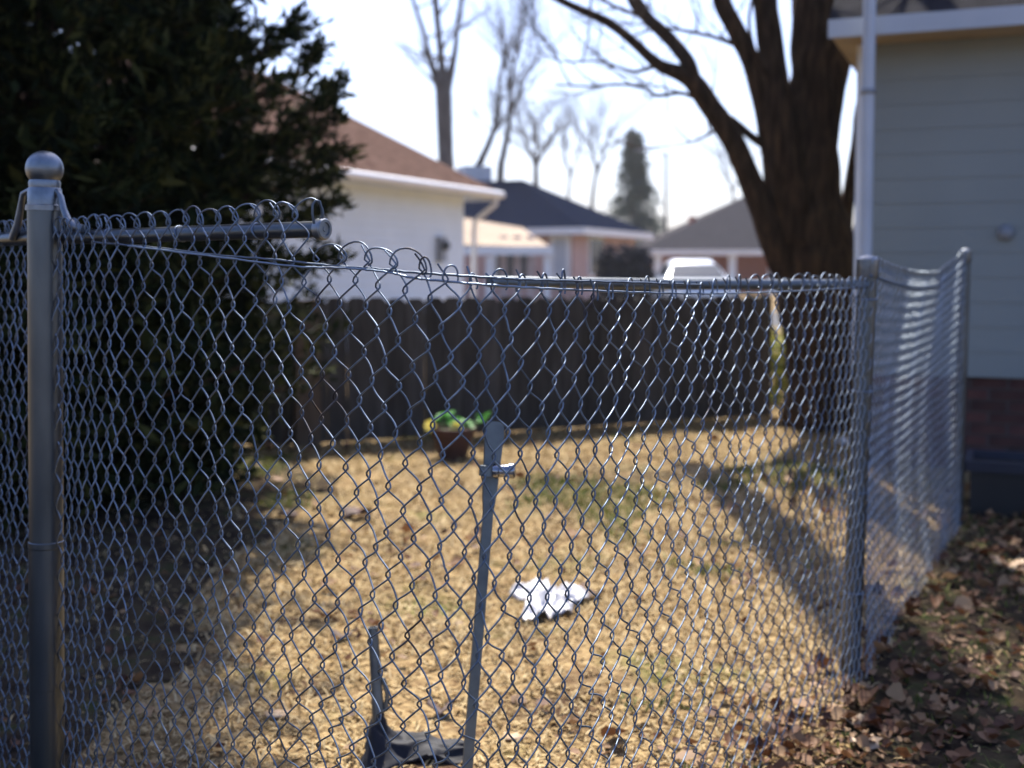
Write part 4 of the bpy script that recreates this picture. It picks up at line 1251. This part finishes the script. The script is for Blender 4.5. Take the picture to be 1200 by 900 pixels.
# ------------------------------------------------------------------ flower pot
def pot():
    D = 7.55
    c = at(531, 520, D); x, y = c.x, D
    root = empty('flower_pot', (x, y, 0), 'dark terracotta pot with bright green leaves and yellow blooms before the board fence', 'flower pot')
    MB().lathe((x, y, 0), [(0,0.005),(.085,.005),(.135,.17),(.15,.175),(.15,.205),(.135,.205),(.128,.18),(0,.175)], 28).build('pot', M['terracotta'], root, sharp=35)
    MB().lathe((x, y, 0.178), [(.126,0),(.06,.008),(0,.01)], 20).build('soil', M['mortar'], root)
    rn = random.Random(3)
    zz = lambda yy: CAM_H - (yy-5-315)/FPX*D
    for (px, py, n) in [(512, 498, 9), (524, 496, 7), (541, 500, 11), (548, 506, 7), (566, 497, 7), (530, 505, 6)]:
        lx = at(px, py, D).x; lz = zz(py)
        st_ = MB(); st_.tube([(x + (lx-x)*.3, y, .18), (x+(lx-x)*.7, y, .2), (lx, y, lz)], .003, 5).build('stalk', M['leaf_green'], root)
        for k in range(n):
            a = rn.uniform(0, 2*math.pi); L_ = rn.uniform(.045, .078); w = L_*.42
            d = Vector((math.cos(a), math.sin(a)*.8, rn.uniform(-.3, .6))).normalized(); s = d.cross(UP).normalized()
            b = Vector((lx, y + rn.uniform(-.03, .03), lz + rn.uniform(-.02, .02)))
            mid = b + d*L_*.5 + UP*.008
            MB().add([b, mid + s*w, b + d*L_, mid - s*w, b + d*L_*.5 - UP*.002], [(0,1,4),(1,2,4),(2,3,4),(3,0,4)], True).build('leaf', M['leaf_green'], root)
    for (px, py) in [(505, 503), (535, 505)]:
        b = Vector((at(px, py, D).x, y - .07, zz(py)))
        fl = MB()
        for k in range(8):
            a = k*math.pi/4; d = Vector((math.cos(a), -.3, math.sin(a))).normalized(); s = d.cross(Vector((0,1,0))).normalized()
            fl.add([b, b + d*.024 + s*.015, b + d*.046, b + d*.024 - s*.015], [(0,1,2,3)])
        fl.build('flower', M['petal'], root)
pot()

# ------------------------------------------------------------------ grass, leaves, litter
def blades(name, n, region, mat_, lo, hi, flat, seed, mask=None):
    rn = np.random.default_rng(seed)
    X = rn.uniform(region[0], region[1], n); Y = rn.uniform(region[2]**.5, region[3]**.5, n)**2
    keep = (np.abs(X) < Y*0.50 + 0.5)
    X, Y = X[keep], Y[keep]
    if mask is not None:
        k2 = np.array([mask(x, y, rn.random()) for x, y in zip(X, Y)]); X, Y = X[k2], Y[k2]
    n = len(X)
    Z = np.array([ground_z(x, y) for x, y in zip(X, Y)]) + 0.001
    az = rn.uniform(0, 2*np.pi, n); el = rn.uniform(flat[0], flat[1], n)
    L_ = rn.uniform(lo, hi, n) * (0.8 + 0.12*Y)
    d = np.stack([np.cos(az)*np.cos(el), np.sin(az)*np.cos(el), np.sin(el)], 1)
    s = np.stack([-np.sin(az), np.cos(az), np.zeros(n)], 1) * (0.0016 + 0.0006*Y)[:, None]
    b = np.stack([X, Y, Z], 1)
    bend = np.zeros((n, 3)); bend[:, 2] = -L_*0.22*np.cos(el)
    m_ = b + d*L_[:, None]*0.55; t = b + d*L_[:, None] + bend
    t[:, 2] = np.maximum(t[:, 2], Z + 0.002)
    V_ = np.stack([b - s, b + s, m_ + s*.8, m_ - s*.8, t], 1).reshape(-1, 3)
    i0 = np.arange(n) * 5
    F_ = np.concatenate([np.stack([i0, i0+1, i0+2], 1), np.stack([i0, i0+2, i0+3], 1), np.stack([i0+3, i0+2, i0+4], 1)])
    return quads_object(name, V_, F_, mat_)
def smask(x, y, u):
    if noise.noise(Vector((x*1.9, y*1.6, 41))) + .4*noise.noise(Vector((x*6, y*6, 4))) < -.30 and u > .3: return False
    return not ((outside(x, y, .05*u) and u > .10) or (tree_shade(x, y) and u > .12))  # few blades over the sheets darkened as shade
def gmask(x, y, u):
    if outside(x, y): return u < .16
    v = noise.noise(Vector((x*.9, y*.7, 12)))
    v += .35*noise.noise(Vector((x*3.1, y*2.6, 4)))
    return v > 0.27 + 0.12*u
g1 = blades('dry_grass', 290000, (-4.5, 5.5, 1.9, 11.5), M['straw'], .018, .045, (0.05, 0.75), 1, smask)
tag(g1, 'straw coloured dormant grass covering the yard', 'grass', kind='stuff')
g2 = blades('green_grass', 230000, (-4.5, 5.5, 1.9, 11.5), M['green_grass'], .02, .05, (0.2, 1.1), 2, gmask)
tag(g2, 'scattered green tufts in the dormant lawn', 'grass', kind='stuff')

def leaf_shapes(X, Y, size, rn, lift=0.012):
    n = len(X)
    Z = np.array([ground_z(x, y) for x, y in zip(X, Y)]) + lift * rn.random(n) * 2 + 0.008
    az = rn.uniform(0, 2*np.pi, n); L_ = size * np.clip(rn.lognormal(-.15, .42, n), .35, 2.2)
    d = np.stack([np.cos(az), np.sin(az), rn.normal(0, .25, n)], 1)
    s = np.stack([-np.sin(az), np.cos(az), rn.normal(0, .35, n)], 1)
    c = np.stack([X, Y, Z], 1)
    cur = rn.uniform(-.1, .75, n)[:, None]
    u = np.array([0, 0, 1.0])
    L3 = L_[:, None]
    def P(a, b, h): return c + d*L3*a + s*L3*b + u*L3*h*cur
    V_ = np.stack([P(-.5,0,.3), P(-.28,.28,.7), P(.1,.36,.9), P(.32,.17,.4), P(.55,0,.5), P(.3,-.2,.5), P(.05,-.36,.9), P(-.3,-.25,.7), P(0,0,0)], 1).reshape(-1, 3)
    V_[:, 2] = np.maximum(V_[:, 2], 0.0)
    i0 = np.arange(n)*9
    F_ = np.concatenate([np.stack([i0+k, i0+(k+1) % 8, i0+8], 1) for k in range(8)])
    return V_, F_
rn = np.random.default_rng(9)
# dense litter along the fence foot on the right, thin scatter elsewhere
ts = rn.random(1100); base_line = np.array([[.35,2.55],[.75,3.0],[1.15,3.4],[1.9,4.9],[2.6,6.3]])
tx = np.interp(ts, [0,.25,.5,.8,1], base_line[:,0]); ty = np.interp(ts, [0,.25,.5,.8,1], base_line[:,1])
X1 = tx + rn.normal(.06, .13, 1100); Y1 = ty + rn.normal(-.05, .18, 1100)
X2 = rn.uniform(-3, 4.5, 5200); Y2 = rn.uniform(2.2, 9.5, 5200)
keep = rn.random(5200) < np.array([min(1, .08 + max(0, 3.4*noise.noise(Vector((x*1.5, y*1.1, 31))) - .25)) for x, y in zip(X2, Y2)]); X2, Y2 = X2[keep], Y2[keep]
X3 = rn.uniform(1.0, 3.6, 420); Y3 = rn.uniform(2.6, 6.4, 420)
V_, F_ = leaf_shapes(np.concatenate([X1, X2, X3]), np.concatenate([Y1, Y2, Y3]), 0.036, rn)
o = quads_object('leaf_litter', V_, F_, M['litter'], smooth=True)
tag(o, 'drift of dry brown leaves along the fence foot and over the lawn', 'leaves', kind='stuff')

def one_leaf(px, py, size, m, label, seed, thick=0.5):
    D = CAM_H * FPX / (py - 315)
    p = Vector(((px-600)/FPX*D, D, 0)); p.z = ground_z(p.x, p.y) + .006
    rn = random.Random(seed); az = rn.uniform(0, 6.28)
    N_ = 14; vs = [(p.x, p.y, p.z + .012)]; fs = []
    for k in range(N_):
        a = 2*math.pi*k/N_; rr = size*(.5 + (.14 if k % 2 else -.06) + rn.uniform(-.05, .05))
        vs.append((p.x + math.cos(a+az)*rr, p.y + math.sin(a+az)*rr*.75, p.z + size*(thick*.55*abs(math.sin(a)) + rn.uniform(0, .12))))
    for k in range(N_): fs.append((0, 1+k, 1+(k+1) % N_))
    o = MB().add(vs, fs, True).build('fallen_leaf', m, None, loc=tuple(p))
    o.modifiers.new('thick', 'SOLIDIFY').thickness = .0012
    tag(o, label, 'leaf', 'large leaves lying on the lawn')
one_leaf(416, 611, .15, M['leaf_red'], 'big dark red curled leaf on the straw between evergreen shadow and stake', 1)
one_leaf(333, 613, .10, M['leaf_red'], 'dark red curled leaf at the edge of the evergreen shadow', 2)
one_leaf(515, 846, .075, M['leaf_red'], 'dark brown curled leaf beside the foot of the long stake', 3, .9)
one_leaf(398, 756, .075, M['leaf_red'], 'dark leaf left of the short pipe stub', 4)
one_leaf(695, 705, .08, M['leaf_red'], 'dark leaf touching the right side of the white plastic', 5)
one_leaf(1021, 892, .075, M['leaf_tan'], 'large pale tan leaf at the bottom edge right of the mesh', 6)
one_leaf(1005, 862, .06, M['leaf_tan'], 'pale tan folded leaf just above the large pale one', 7, .9)
one_leaf(1190, 672, .13, M['leaf_tan'], 'pale leaf in the sun near the house at the right edge', 8)
one_leaf(318, 857, .07, M['leaf_tan'], 'flat pale leaf low in the straw at the lower left', 9, .2)
one_leaf(602, 873, .06, M['leaf_tan'], 'small pale leaf right of the long stake near the bottom edge', 10, .2)

def plastic():
    D = CAM_H*FPX/(712-315)
    c = Vector(((642-600)/FPX*D, D, 0))
    n_, m_ = 26, 22; vs, fs = [], []
    for i in range(n_):
        for j in range(m_):
            u = i/(n_-1)*2-1; v = j/(m_-1)*2-1
            rr = math.hypot(u, v)
            a = math.atan2(v, u)
            R_ = 1 + .22*math.sin(3*a+1) + .16*math.sin(5*a) + .10*math.sin(9*a+2)
            k = max(abs(u), abs(v)); s = (k/rr if rr > 1e-6 else 1)
            x = u*s*R_*.118; y = v*s*R_*.19
            z = .02*(1-min(1, rr*s))**.7 + .075*abs(noise.noise(Vector((u*2.2, v*2.2, 2)))) + .035*abs(noise.noise(Vector((u*5, v*5, 6)))) + .002
            p_ = c + Vector((x, y, 0)); vs.append((p_.x, p_.y, z + ground_z(p_.x, p_.y)))
    for i in range(n_-1):
        for j in range(m_-1): fs.append((i*m_+j, (i+1)*m_+j, (i+1)*m_+j+1, i*m_+j+1))
    o = MB().add(vs, fs, True).build('plastic_bag', M['paper'], None, loc=tuple(c))
    o.modifiers.new('thick', 'SOLIDIFY').thickness = .002
    tag(o, 'crumpled white plastic lying on the straw in the middle of the yard', 'litter')
plastic()

def small_rock():
    c = at(990, 520, 8.1); c.z = 0
    vs, fs = [], []
    o = MB()
    prof = [(0, 0)] + [(.05*math.cos(R(a)), .03 + .03*math.sin(R(a))) for a in range(-60, 90, 20)] + [(0, .06)]
    o.lathe(c, prof, 12)
    o.v = [(x + .02*noise.noise(Vector((x*14, y*14, z*14))), y, z + .015*noise.noise(Vector((x*9, y*9, 5)))) for x, y, z in o.v]
    tag(o.build('stone', M['white'], None, loc=tuple(c)), 'small whitish stone on the lawn beside the corner post', 'stone')
small_rock()

# ------------------------------------------------------------------ thin bright air
hz = MB().box((0, 95, 7.0), (340, 250, 16.4)).build('haze', bpy.data.materials.new('thin_haze'))
hm = hz.data.materials[0]; hm.use_nodes = True
hn = hm.node_tree; hn.nodes.clear()
pv = hn.nodes.new('ShaderNodeVolumePrincipled'); pv.inputs['Density'].default_value = 0.0005
pv.inputs['Color'].default_value = (0.95, 0.97, 1.0, 1); pv.inputs['Anisotropy'].default_value = 0.3
ho = hn.nodes.new('ShaderNodeOutputMaterial'); hn.links.new(pv.outputs[0], ho.inputs['Volume'])
hz['kind'] = 'stuff'
